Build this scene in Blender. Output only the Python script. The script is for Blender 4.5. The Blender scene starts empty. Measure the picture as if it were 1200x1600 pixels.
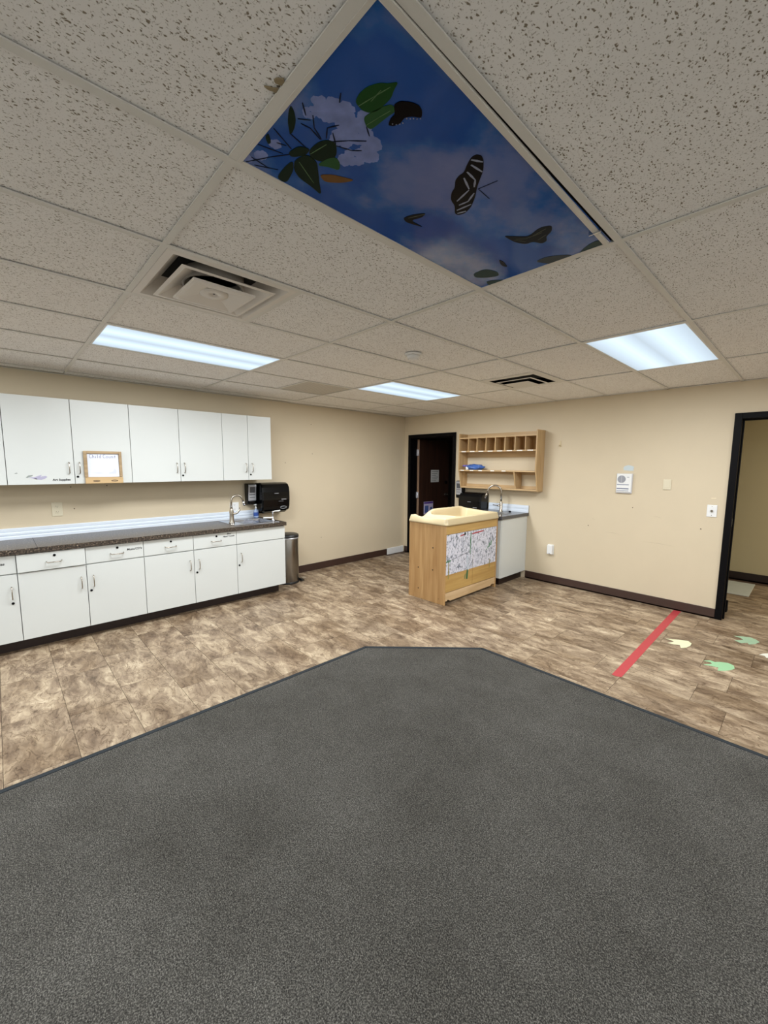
import bpy, bmesh, math, random
from mathutils import Vector, Matrix, Quaternion
random.seed(7)
PI=math.pi
SC=bpy.context.scene
COL=SC.collection

# ---------------------------------------------------------------- camera
CAM_H=1.5844
cd=bpy.data.cameras.new('camera'); cam=bpy.data.objects.new('camera',cd); COL.objects.link(cam); SC.camera=cam
cd.sensor_fit='HORIZONTAL'; cd.sensor_width=36.0; cd.lens=36.0*639.19/1200; cd.clip_start=.02
yaw,pit,rol=math.radians(46.5295),math.radians(-6.6188),math.radians(0.3767)
fwd=Vector((-math.sin(yaw)*math.cos(pit),math.cos(yaw)*math.cos(pit),math.sin(pit)))
rt=Vector((math.cos(yaw),math.sin(yaw),0)); up=rt.cross(fwd)
r2=math.cos(rol)*rt+math.sin(rol)*up; u2=-math.sin(rol)*rt+math.cos(rol)*up
m=Matrix(((r2.x,u2.x,-fwd.x),(r2.y,u2.y,-fwd.y),(r2.z,u2.z,-fwd.z))).to_4x4(); m.translation=(0,0,CAM_H)
cam.matrix_world=m

# ---------------------------------------------------------------- world, exposure
w=bpy.data.worlds.new('world'); SC.world=w; w.use_nodes=True
w.node_tree.nodes['Background'].inputs[0].default_value=(.5,.5,.5,1); w.node_tree.nodes['Background'].inputs[1].default_value=.1
SC.view_settings.view_transform='Standard'; SC.view_settings.look='None'; SC.view_settings.gamma=1
SC.view_settings.use_curve_mapping=False; SC.view_settings.exposure=EXPOSURE=0.0
TROFFER_W=50.0       # power of each lit 2x4 troffer
LAMP_COL=(.93,.97,1.0)
def troffer_lamp(name,cx,cy,z,sx,sy,power,parent=None,col=None):
    l=bpy.data.lights.new(name,'AREA'); l.shape='RECTANGLE'; l.size=sx; l.size_y=sy; l.energy=power; l.color=col or LAMP_COL
    o=bpy.data.objects.new(name,l); COL.objects.link(o); o.location=(cx,cy,z)
    if parent: o.parent=parent
    return o

# ---------------------------------------------------------------- materials
MT={}
def srgb(c): return tuple(((v/255)/12.92 if v/255<=.04045 else (((v/255)+.055)/1.055)**2.4) for v in c)
def mat(name,c,rough=.5,metal=0.,spec=.5,noise=0.,nscale=8.,bump=0.,bscale=200.,coat=0.,emit=None,estr=0.,alpha=None,trans=0.,stretch=(1,1,1)):
    if name in MT: return MT[name]
    m=bpy.data.materials.new(name); m.use_nodes=True; nt=m.node_tree; b=nt.nodes['Principled BSDF']
    base=srgb(c)+(1,)
    b.inputs['Base Color'].default_value=base; b.inputs['Roughness'].default_value=rough; b.inputs['Metallic'].default_value=metal
    b.inputs['Specular IOR Level'].default_value=spec; b.inputs['Coat Weight'].default_value=coat; b.inputs['Transmission Weight'].default_value=trans
    if emit: b.inputs['Emission Color'].default_value=tuple(emit)+(1,); b.inputs['Emission Strength'].default_value=estr
    N=nt.nodes.new; L=nt.links.new
    tc=N('ShaderNodeTexCoord'); mp=N('ShaderNodeMapping'); mp.inputs['Scale'].default_value=stretch; L(tc.outputs['Object'],mp.inputs[0])
    if noise>0:
        n=N('ShaderNodeTexNoise'); n.inputs['Scale'].default_value=nscale; n.inputs['Detail'].default_value=5; L(mp.outputs[0],n.inputs['Vector'])
        mx=N('ShaderNodeMix'); mx.data_type='RGBA'; mx.inputs[6].default_value=tuple(v*(1-noise) for v in base[:3])+(1,); mx.inputs[7].default_value=tuple(min(1,v*(1+noise)) for v in base[:3])+(1,)
        L(n.outputs['Fac'],mx.inputs[0]); L(mx.outputs[2],b.inputs['Base Color'])
    if bump>0:
        n=N('ShaderNodeTexNoise'); n.inputs['Scale'].default_value=bscale; n.inputs['Detail'].default_value=2; L(mp.outputs[0],n.inputs['Vector'])
        bp=N('ShaderNodeBump'); bp.inputs['Strength'].default_value=bump; bp.inputs['Distance'].default_value=.002; L(n.outputs['Fac'],bp.inputs['Height']); L(bp.outputs[0],b.inputs['Normal'])
    MT[name]=m; return m
def ramp(nt,stops):
    r=nt.nodes.new('ShaderNodeValToRGB'); e=r.color_ramp.elements
    while len(e)<len(stops): e.new(.5)
    for i,(p,c) in enumerate(stops): e[i].position=p; e[i].color=tuple(srgb(c))+(1,)
    return r
def base_nodes(name):
    m=bpy.data.materials.new(name); m.use_nodes=True; nt=m.node_tree; MT[name]=m
    return m,nt,nt.nodes['Principled BSDF'],nt.nodes.new,nt.links.new

def m_ceiling():
    m,nt,b,N,L=base_nodes('ceiling_tile')
    g=N('ShaderNodeNewGeometry'); oi=N('ShaderNodeObjectInfo')
    ad=N('ShaderNodeVectorMath'); ad.operation='ADD'; L(g.outputs['Position'],ad.inputs[0])
    # flecks: short dark fissures
    n0=N('ShaderNodeTexNoise'); n0.inputs['Scale'].default_value=60; L(g.outputs['Position'],n0.inputs['Vector'])
    sb=N('ShaderNodeVectorMath'); sb.operation='MULTIPLY_ADD'; L(n0.outputs['Color'],sb.inputs[0]); sb.inputs[1].default_value=(.016,.016,0); L(g.outputs['Position'],sb.inputs[2])
    mp=N('ShaderNodeMapping'); mp.inputs['Scale'].default_value=(1,.52,1); mp.inputs['Rotation'].default_value=(0,0,.9); L(sb.outputs[0],mp.inputs[0])
    v=N('ShaderNodeTexVoronoi'); v.inputs['Scale'].default_value=165; L(mp.outputs[0],v.inputs['Vector'])
    n1=N('ShaderNodeTexNoise'); n1.inputs['Scale'].default_value=170; n1.inputs['Detail'].default_value=1.5; L(g.outputs['Position'],n1.inputs['Vector'])
    t=N('ShaderNodeMath'); t.operation='MULTIPLY_ADD'; L(n1.outputs['Fac'],t.inputs[0]); t.inputs[1].default_value=-.75; t.inputs[2].default_value=.62
    # voronoi colour decides whether a cell carries a fleck, distance its size
    se=N('ShaderNodeSeparateColor'); L(v.outputs['Color'],se.inputs[0])
    th=N('ShaderNodeMapRange'); L(se.outputs[0],th.inputs['Value']); th.inputs['From Min'].default_value=.12; th.inputs['From Max'].default_value=.8; th.inputs['To Min'].default_value=0; th.inputs['To Max'].default_value=.31
    ml=N('ShaderNodeMath'); ml.operation='MULTIPLY_ADD'; L(n1.outputs['Fac'],ml.inputs[0]); ml.inputs[1].default_value=.5; ml.inputs[2].default_value=-.25
    s2=N('ShaderNodeMath'); s2.operation='ADD'; L(th.outputs[0],s2.inputs[0]); L(ml.outputs[0],s2.inputs[1])
    d=N('ShaderNodeMath'); d.operation='SUBTRACT'; L(v.outputs['Distance'],d.inputs[0]); L(s2.outputs[0],d.inputs[1])
    mr=N('ShaderNodeMapRange'); L(d.outputs[0],mr.inputs['Value']); mr.inputs['From Min'].default_value=-.05; mr.inputs['From Max'].default_value=.07; mr.inputs['To Min'].default_value=1; mr.inputs['To Max'].default_value=0
    nf=N('ShaderNodeTexNoise'); nf.inputs['Scale'].default_value=230; nf.inputs['Detail'].default_value=2; L(g.outputs['Position'],nf.inputs['Vector'])
    mf=N('ShaderNodeMapRange'); L(nf.outputs['Fac'],mf.inputs['Value']); mf.inputs['From Min'].default_value=.60; mf.inputs['From Max'].default_value=.70; mf.inputs['To Min'].default_value=0; mf.inputs['To Max'].default_value=.6
    mm=N('ShaderNodeMath'); mm.operation='MAXIMUM'; L(mr.outputs[0],mm.inputs[0]); L(mf.outputs[0],mm.inputs[1])
    base=ramp(nt,[(0,(240,238,236)),(1,(250,249,247))]); nb=N('ShaderNodeTexNoise'); nb.inputs['Scale'].default_value=9; nb.inputs['Detail'].default_value=6; L(g.outputs['Position'],nb.inputs['Vector']); L(nb.outputs['Fac'],base.inputs[0])
    mx=N('ShaderNodeMix'); mx.data_type='RGBA'; L(mm.outputs[0],mx.inputs[0]); L(base.outputs[0],mx.inputs[6]); mx.inputs[7].default_value=tuple(srgb((138,128,112)))+(1,)
    L(mx.outputs[2],b.inputs['Base Color']); b.inputs['Roughness'].default_value=.95; b.inputs['Specular IOR Level'].default_value=.1
    bp=N('ShaderNodeBump'); bp.invert=True; bp.inputs['Strength'].default_value=.5; bp.inputs['Distance'].default_value=.002; L(mr.outputs[0],bp.inputs['Height']); L(bp.outputs[0],b.inputs['Normal'])
    return m
def m_stone(name='stone_tile'):
    m,nt,b,N,L=base_nodes(name)
    g=N('ShaderNodeNewGeometry'); oi=N('ShaderNodeObjectInfo')
    of=N('ShaderNodeMath'); of.operation='MULTIPLY'; L(oi.outputs['Random'],of.inputs[0]); of.inputs[1].default_value=37.
    cb=N('ShaderNodeCombineXYZ'); L(of.outputs[0],cb.inputs[0]); L(of.outputs[0],cb.inputs[2])
    ad=N('ShaderNodeVectorMath'); ad.operation='ADD'; L(g.outputs['Position'],ad.inputs[0]); L(cb.outputs[0],ad.inputs[1])
    mp=N('ShaderNodeMapping'); mp.inputs['Scale'].default_value=(1,2.1,1); mp.inputs['Rotation'].default_value=(0,0,.3); L(ad.outputs[0],mp.inputs[0])
    w=N('ShaderNodeTexNoise'); w.inputs['Scale'].default_value=2.6; w.inputs['Detail'].default_value=4; w.inputs['Distortion'].default_value=.5; L(mp.outputs[0],w.inputs['Vector'])
    wa=N('ShaderNodeVectorMath'); wa.operation='MULTIPLY_ADD'; L(w.outputs['Color'],wa.inputs[0]); wa.inputs[1].default_value=(.34,.30,0); L(mp.outputs[0],wa.inputs[2])
    n=N('ShaderNodeTexNoise'); n.inputs['Scale'].default_value=5.0; n.inputs['Detail'].default_value=12; n.inputs['Roughness'].default_value=.72; n.inputs['Distortion'].default_value=.35; L(wa.outputs[0],n.inputs['Vector'])
    r=ramp(nt,[(.28,(84,68,54)),(.41,(126,107,87)),(.50,(152,133,110)),(.58,(177,158,132)),(.70,(206,189,162))]); L(n.outputs['Fac'],r.inputs[0])
    # broad dark/light patches
    n2=N('ShaderNodeTexNoise'); n2.inputs['Scale'].default_value=1.8; n2.inputs['Detail'].default_value=3; L(wa.outputs[0],n2.inputs['Vector'])
    r2=ramp(nt,[(.36,(206,198,190)),(.56,(255,255,255))]); L(n2.outputs['Fac'],r2.inputs[0])
    mu=N('ShaderNodeMix'); mu.data_type='RGBA'; mu.blend_type='MULTIPLY'; mu.inputs[0].default_value=1; L(r.outputs[0],mu.inputs[6]); L(r2.outputs[0],mu.inputs[7])
    # fine veins
    n3=N('ShaderNodeTexNoise'); n3.inputs['Scale'].default_value=9; n3.inputs['Detail'].default_value=8; n3.inputs['Distortion'].default_value=.7; L(wa.outputs[0],n3.inputs['Vector'])
    sub=N('ShaderNodeMath'); sub.operation='SUBTRACT'; L(n3.outputs['Fac'],sub.inputs[0]); sub.inputs[1].default_value=.5
    ab=N('ShaderNodeMath'); ab.operation='ABSOLUTE'; L(sub.outputs[0],ab.inputs[0])
    r3=ramp(nt,[(0,(150,132,114)),(.022,(255,255,255))]); L(ab.outputs[0],r3.inputs[0])
    m2=N('ShaderNodeMix'); m2.data_type='RGBA'; m2.blend_type='MULTIPLY'; m2.inputs[0].default_value=.75; L(mu.outputs[2],m2.inputs[6]); L(r3.outputs[0],m2.inputs[7])
    hs=N('ShaderNodeHueSaturation'); L(m2.outputs[2],hs.inputs['Color']); vr=N('ShaderNodeMapRange'); L(oi.outputs['Random'],vr.inputs['Value']); vr.inputs['To Min'].default_value=.92; vr.inputs['To Max'].default_value=1.04; L(vr.outputs[0],hs.inputs['Value'])
    hs.inputs['Saturation'].default_value=1.0
    L(hs.outputs[0],b.inputs['Base Color']); b.inputs['Roughness'].default_value=.42; b.inputs['Specular IOR Level'].default_value=.35
    bp=N('ShaderNodeBump'); bp.inputs['Strength'].default_value=.25; bp.inputs['Distance'].default_value=.002; L(n3.outputs['Fac'],bp.inputs['Height']); L(bp.outputs[0],b.inputs['Normal'])
    return m
def m_carpet():
    m,nt,b,N,L=base_nodes('carpet')
    g=N('ShaderNodeNewGeometry')
    n=N('ShaderNodeTexNoise'); n.inputs['Scale'].default_value=230; n.inputs['Detail'].default_value=4; n.inputs['Roughness'].default_value=.7; L(g.outputs['Position'],n.inputs['Vector'])
    r=ramp(nt,[(.34,(38,37,35)),(.5,(80,78,74)),(.66,(138,135,128))]); L(n.outputs['Fac'],r.inputs[0])
    n2=N('ShaderNodeTexNoise'); n2.inputs['Scale'].default_value=1.6; n2.inputs['Detail'].default_value=6; n2.inputs['Roughness'].default_value=.65; L(g.outputs['Position'],n2.inputs['Vector'])
    r2=ramp(nt,[(.35,(215,214,212)),(.7,(255,255,255))]); L(n2.outputs['Fac'],r2.inputs[0])
    mu=N('ShaderNodeMix'); mu.data_type='RGBA'; mu.blend_type='MULTIPLY'; mu.inputs[0].default_value=1; L(r.outputs[0],mu.inputs[6]); L(r2.outputs[0],mu.inputs[7])
    L(mu.outputs[2],b.inputs['Base Color']); b.inputs['Roughness'].default_value=1; b.inputs['Specular IOR Level'].default_value=.05
    n4=N('ShaderNodeTexNoise'); n4.inputs['Scale'].default_value=330; n4.inputs['Detail'].default_value=2; L(g.outputs['Position'],n4.inputs['Vector'])
    bp=N('ShaderNodeBump'); bp.inputs['Strength'].default_value=.9; bp.inputs['Distance'].default_value=.004; L(n4.outputs['Fac'],bp.inputs['Height']); L(bp.outputs[0],b.inputs['Normal'])
    return m
def m_granite():
    m,nt,b,N,L=base_nodes('granite_laminate')
    g=N('ShaderNodeNewGeometry')
    v=N('ShaderNodeTexNoise'); v.inputs['Scale'].default_value=85; v.inputs['Detail'].default_value=3; L(g.outputs['Position'],v.inputs['Vector'])
    r=ramp(nt,[(.36,(28,24,22)),(.5,(66,56,48)),(.6,(92,80,68)),(.72,(165,150,130))]); L(v.outputs['Fac'],r.inputs[0])
    L(r.outputs[0],b.inputs['Base Color']); b.inputs['Roughness'].default_value=.3; b.inputs['Specular IOR Level'].default_value=.5
    return m
def m_wood(name,c0,c1,scale=1.,axis=2,rough=.45,seed=0):
    m,nt,b,N,L=base_nodes(name)
    g=N('ShaderNodeNewGeometry'); mp=N('ShaderNodeMapping'); s=[14*scale]*3; s[axis]=1.1*scale; mp.inputs['Scale'].default_value=s; mp.inputs['Location'].default_value=(seed,seed,seed)
    L(g.outputs['Position'],mp.inputs[0])
    n=N('ShaderNodeTexNoise'); n.inputs['Scale'].default_value=1.4; n.inputs['Detail'].default_value=6; n.inputs['Distortion'].default_value=.6; L(mp.outputs[0],n.inputs['Vector'])
    r=ramp(nt,[(.3,c0),(.7,c1)]); L(n.outputs['Fac'],r.inputs[0]); L(r.outputs[0],b.inputs['Base Color'])
    b.inputs['Roughness'].default_value=rough; b.inputs['Specular IOR Level'].default_value=.4
    return m
def m_print():
    m,nt,b,N,L=base_nodes('sky_print')
    g=N('ShaderNodeNewGeometry')
    mp=N('ShaderNodeMapping'); mp.inputs['Scale'].default_value=(1.2,.9,1); mp.inputs['Location'].default_value=(3.3,1.2,0); mp.inputs['Rotation'].default_value=(0,0,.5); L(g.outputs['Position'],mp.inputs[0])
    n=N('ShaderNodeTexNoise'); n.inputs['Scale'].default_value=3.2; n.inputs['Detail'].default_value=8; n.inputs['Roughness'].default_value=.52; L(mp.outputs[0],n.inputs['Vector'])
    r=ramp(nt,[(.46,(14,78,160)),(.52,(42,96,168)),(.59,(92,114,172)),(.75,(116,130,180))]); L(n.outputs['Fac'],r.inputs[0]); L(r.outputs[0],b.inputs['Base Color'])
    b.inputs['Roughness'].default_value=.08; b.inputs['Specular IOR Level'].default_value=.15
    return m
def m_paper_art():
    m,nt,b,N,L=base_nodes('flower_paper')
    g=N('ShaderNodeNewGeometry')
    mp=N('ShaderNodeMapping'); mp.inputs['Scale'].default_value=(1,1.25,.7); mp.inputs['Rotation'].default_value=(.5,0,0); L(g.outputs['Position'],mp.inputs[0])
    n=N('ShaderNodeTexNoise'); n.inputs['Scale'].default_value=34; n.inputs['Detail'].default_value=3; n.inputs['Distortion'].default_value=1.2; L(mp.outputs[0],n.inputs['Vector'])
    r=ramp(nt,[(.32,(84,94,104)),(.41,(146,152,168)),(.49,(214,216,230)),(.62,(226,226,238)),(.75,(206,198,222))]); L(n.outputs['Fac'],r.inputs[0]); L(r.outputs[0],b.inputs['Base Color'])
    b.inputs['Roughness'].default_value=.35
    return m
CEIL=m_ceiling(); STONE=m_stone(); CARPET=m_carpet(); GRAN=m_granite(); PRINT=m_print(); ART=m_paper_art()
MAPLE=m_wood('maple_side',(166,126,80),(196,158,108)); MAPLE_Y=m_wood('maple_panel',(178,140,80),(200,164,100),axis=1); MAPLE_S=m_wood('maple_shelf',(178,148,106),(204,174,132),axis=0); MAPLE_V=m_wood('maple_upright',(172,140,98),(200,170,126))
DARKWOOD=m_wood('dark_wood',(40,24,18),(62,38,28)); EDGEWOOD=m_wood('edge_wood',(140,110,88),(165,135,112))
WALL=mat('wall_paint',(210,195,168),.55,noise=.035,nscale=3,bump=.25,bscale=120,spec=.3)
HALLP=mat('hall_paint',(196,186,152),.6,noise=.03,nscale=3)
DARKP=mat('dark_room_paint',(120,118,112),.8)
WHITE=mat('white_laminate',(212,215,212),.32,noise=.02,nscale=2.5,spec=.45)
WHITE_B=mat('white_plastic',(232,232,230),.4)
ALMOND=mat('almond_plastic',(216,206,180),.45)
GREYP=mat('grey_plastic',(150,152,158),.45)
BAR=mat('grid_paint',(224,222,216),.5,spec=.3)
BLACK=mat('black_frame_paint',(5,4,6),.55,spec=.12)
BLKP=mat('black_gloss_plastic',(7,8,10),.16,spec=.28)
SILV=mat('silver_panel',(176,178,184),.35,metal=.4)
BROWN=mat('brown_vinyl_base',(62,42,34),.5,noise=.1)
TOEK=mat('dark_toe_kick',(34,18,14),.5)
STEEL=mat('brushed_steel',(150,146,140),.28,metal=1,noise=.05,nscale=30,stretch=(1,1,.03))
NICKEL=mat('brushed_nickel',(176,168,156),.25,metal=1)
CHROME=mat('chrome',(205,205,208),.15,metal=1)
SPLASH=mat('white_backsplash',(220,228,238),.3)
CREAM=mat('cream_plastic',(206,188,150),.4)
DARK=mat('dark_void',(10,9,9),.9)
LIDB=mat('black_lid',(30,30,31),.4)
RED=mat('red_tape',(172,56,62),.5,noise=.08,nscale=40); TRIM=mat('carpet_edge',(40,45,49),.7,spec=.2)
DUCT=mat('grey_metal_plate',(176,170,162),.4,noise=.06,nscale=10)
def emis(name,col,s):
    m,nt,b,N,L=base_nodes(name)
    g=N('ShaderNodeTexCoord'); sp=N('ShaderNodeSeparateXYZ'); L(g.outputs['Object'],sp.inputs[0])
    # two tubes run the length of the fixture: brighter bands
    ab=N('ShaderNodeMath'); ab.operation='ABSOLUTE'; L(sp.outputs[0],ab.inputs[0])
    mr=N('ShaderNodeMapRange'); L(ab.outputs[0],mr.inputs['Value']); mr.inputs['From Min'].default_value=.0; mr.inputs['From Max'].default_value=.28; mr.inputs['To Min'].default_value=0; mr.inputs['To Max'].default_value=1
    fc=N('ShaderNodeFloatCurve') if False else None
    r=N('ShaderNodeValToRGB'); e=r.color_ramp.elements; e.new(.35); e[0].color=(.82,.82,.82,1); e[1].position=.42; e[1].color=(1.25,1.25,1.25,1); e[2].position=1; e[2].color=(.8,.8,.8,1); L(mr.outputs[0],r.inputs[0])
    ml=N('ShaderNodeMath'); ml.operation='MULTIPLY'; L(r.outputs[0],ml.inputs[0]); ml.inputs[1].default_value=s
    b.inputs['Base Color'].default_value=(.0,.0,.0,1); b.inputs['Emission Color'].default_value=tuple(col)+(1,); L(ml.outputs[0],b.inputs['Emission Strength'])
    return m
ADDED_F=0.74; HALL_W=48.0
GLOW=emis('lit_diffuser',(.70,.86,1.0),.96)

# ---------------------------------------------------------------- mesh helpers
class MB:
    def __init__(s): s.v=[]; s.f=[]; s.sm=[]
    def add(s,vs,fs,smooth=False):
        n=len(s.v); s.v+= [tuple(v) for v in vs]; s.f+=[tuple(i+n for i in f) for f in fs]; s.sm+=[smooth]*len(fs); return s
    def box(s,x0,y0,z0,x1,y1,z1):
        if x0>x1:x0,x1=x1,x0
        if y0>y1:y0,y1=y1,y0
        if z0>z1:z0,z1=z1,z0
        return s.add([(x0,y0,z0),(x1,y0,z0),(x1,y1,z0),(x0,y1,z0),(x0,y0,z1),(x1,y0,z1),(x1,y1,z1),(x0,y1,z1)],[(0,3,2,1),(4,5,6,7),(0,1,5,4),(1,2,6,5),(2,3,7,6),(3,0,4,7)])
    def prism(s,pts,a,b,axis=2):
        # pts 2-D outline, extruded along axis from a to b.  axis 2:(x,y) 1:(x,z) 0:(y,z)
        def P(p,t): return {2:(p[0],p[1],t),1:(p[0],t,p[1]),0:(t,p[0],p[1])}[axis]
        ar=sum(pts[i][0]*pts[(i+1)%len(pts)][1]-pts[(i+1)%len(pts)][0]*pts[i][1] for i in range(len(pts)))
        if (ar<0)!=(axis==1): pts=pts[::-1]
        n=len(pts); vs=[P(p,a) for p in pts]+[P(p,b) for p in pts]
        fs=[tuple(range(n))[::-1],tuple(range(n,2*n))]+[(i,(i+1)%n,n+(i+1)%n,n+i) for i in range(n)]
        if a>b: fs=[f[::-1] for f in fs]
        return s.add(vs,fs)
    def cyl(s,c,r,h,axis=2,n=24,r2=None,smooth=True):
        r2=r if r2 is None else r2; vs=[]
        for k,(t,rr) in enumerate(((0,r),(h,r2))):
            for i in range(n):
                a=2*PI*i/n; p=[rr*math.cos(a),rr*math.sin(a)]
                v={2:(p[0],p[1],t),0:(t,p[0],p[1]),1:(p[1],t,p[0])}[axis]; vs.append((c[0]+v[0],c[1]+v[1],c[2]+v[2]))
        s.add(vs,[(i,(i+1)%n,n+(i+1)%n,n+i) for i in range(n)],smooth)
        k=len(s.v)-2*n; s.f+=[tuple(k+i for i in range(n))[::-1],tuple(k+n+i for i in range(n))]; s.sm+=[False,False]; return s
    def lathe(s,c,prof,n=28,sx=1,sy=1):
        vs=[]
        for r,z in prof:
            for i in range(n):
                a=2*PI*i/n; vs.append((c[0]+r*sx*math.cos(a),c[1]+r*sy*math.sin(a),c[2]+z))
        fs=[(k*n+i,k*n+(i+1)%n,(k+1)*n+(i+1)%n,(k+1)*n+i) for k in range(len(prof)-1) for i in range(n)]
        s.add(vs,fs,True)
        b=len(s.v)-n*len(prof)
        if prof[0][0]>1e-6: s.f.append(tuple(b+i for i in range(n))[::-1]); s.sm.append(False)
        if prof[-1][0]>1e-6: s.f.append(tuple(b+(len(prof)-1)*n+i for i in range(n))); s.sm.append(False)
        return s
    def tube(s,path,r,n=10,closed=False):
        P=[Vector(p) for p in path]; rs=r if isinstance(r,(list,tuple)) else [r]*len(P)
        up=None; rings=[]
        for i,p in enumerate(P):
            a=P[max(0,i-1)]; b=P[min(len(P)-1,i+1)]; t=(b-a).normalized()
            if up is None: up=t.orthogonal().normalized()
            up=(up-t*up.dot(t)).normalized(); sd=t.cross(up)
            rings.append([p+rs[i]*(math.cos(2*PI*k/n)*up+math.sin(2*PI*k/n)*sd) for k in range(n)])
        vs=[v for rg in rings for v in rg]
        fs=[(j*n+k,j*n+(k+1)%n,(j+1)*n+(k+1)%n,(j+1)*n+k) for j in range(len(P)-1) for k in range(n)]
        s.add(vs,fs,True); b0=len(s.v)-len(vs)
        s.f+=[tuple(b0+k for k in range(n))[::-1],tuple(b0+(len(P)-1)*n+k for k in range(n))]; s.sm+=[False,False]; return s
    def mesh(s,name,off=(0,0,0)):
        me=bpy.data.meshes.new(name); me.from_pydata([(v[0]-off[0],v[1]-off[1],v[2]-off[2]) for v in s.v],[],s.f); me.polygons.foreach_set('use_smooth',s.sm); me.update(); return me
W={}    # world origin of every parent
def part(name,mb,m,parent=None,bev=0.,origin=None,label=None,kind=None,seg=2):
    """one mesh object; vertices given in the parent's frame offset (world for unrotated parents)"""
    po=W.get(parent,Vector((0,0,0))) if parent else Vector((0,0,0))
    o0=Vector(origin) if origin is not None else (po if parent else Vector((0,0,0)))
    me=mb if isinstance(mb,bpy.types.Mesh) else mb.mesh(name,o0)
    if m: 
        if not me.materials: me.materials.append(m)
    o=bpy.data.objects.new(name,me); COL.objects.link(o); o.location=o0-po if parent else o0
    if parent: o.parent=parent
    W[o]=o0
    if bev>0:
        b=o.modifiers.new('bevel','BEVEL'); b.width=bev; b.segments=seg; b.limit_method='ANGLE'; b.angle_limit=math.radians(40)
    if label: o['label']=label
    if kind: o['kind']=kind
    return o
def thing(name,label,cat,loc=(0,0,0),group=None):
    o=bpy.data.objects.new(name,None); COL.objects.link(o); o.location=loc; o.empty_display_size=.05
    o['label']=label; o['category']=cat
    if group: o['group']=group
    W[o]=Vector(loc); return o
def single(name,mb,m,label,cat,group=None,bev=0.,origin=None,kind=None):
    o=part(name,mb,m,None,bev,origin); o['label']=label; o['category']=cat
    if group: o['group']=group
    if kind: o['kind']=kind
    return o
def struct(name,mb,m,bev=0.,origin=None):
    o=part(name,mb,m,None,bev,origin); o['kind']='structure'; return o
def shared(name,me,m,parent,loc,rot=(0,0,0),scale=None):
    """a part that shares mesh data; loc in world, parent unrotated"""
    o=bpy.data.objects.new(name,me); COL.objects.link(o); po=W.get(parent,Vector((0,0,0)))
    if m and not me.materials: me.materials.append(m)
    o.parent=parent; o.location=Vector(loc)-po; o.rotation_euler=rot; W[o]=Vector(loc)
    if scale: o.scale=scale
    return o
def lettering(text,size,m,parent,loc,rot,name='lettering',shear=0.,ext=.0006,align='LEFT',bold=0.0):
    c=bpy.data.curves.new('t','FONT'); c.body=text; c.size=size; c.extrude=ext; c.shear=shear; c.align_x=align; c.offset=bold; c.resolution_u=3
    o=bpy.data.objects.new('t',c); COL.objects.link(o)
    dg=bpy.context.evaluated_depsgraph_get(); me=bpy.data.meshes.new_from_object(o.evaluated_get(dg)); bpy.data.objects.remove(o)
    me.name=name; me.materials.clear(); me.materials.append(m)
    return shared(name,me,m,parent,loc,rot)
RX=(PI/2,0,PI/2)       # text standing on a wall that faces +x
RY=(PI/2,0,0)          # text on a wall that faces -y
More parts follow.
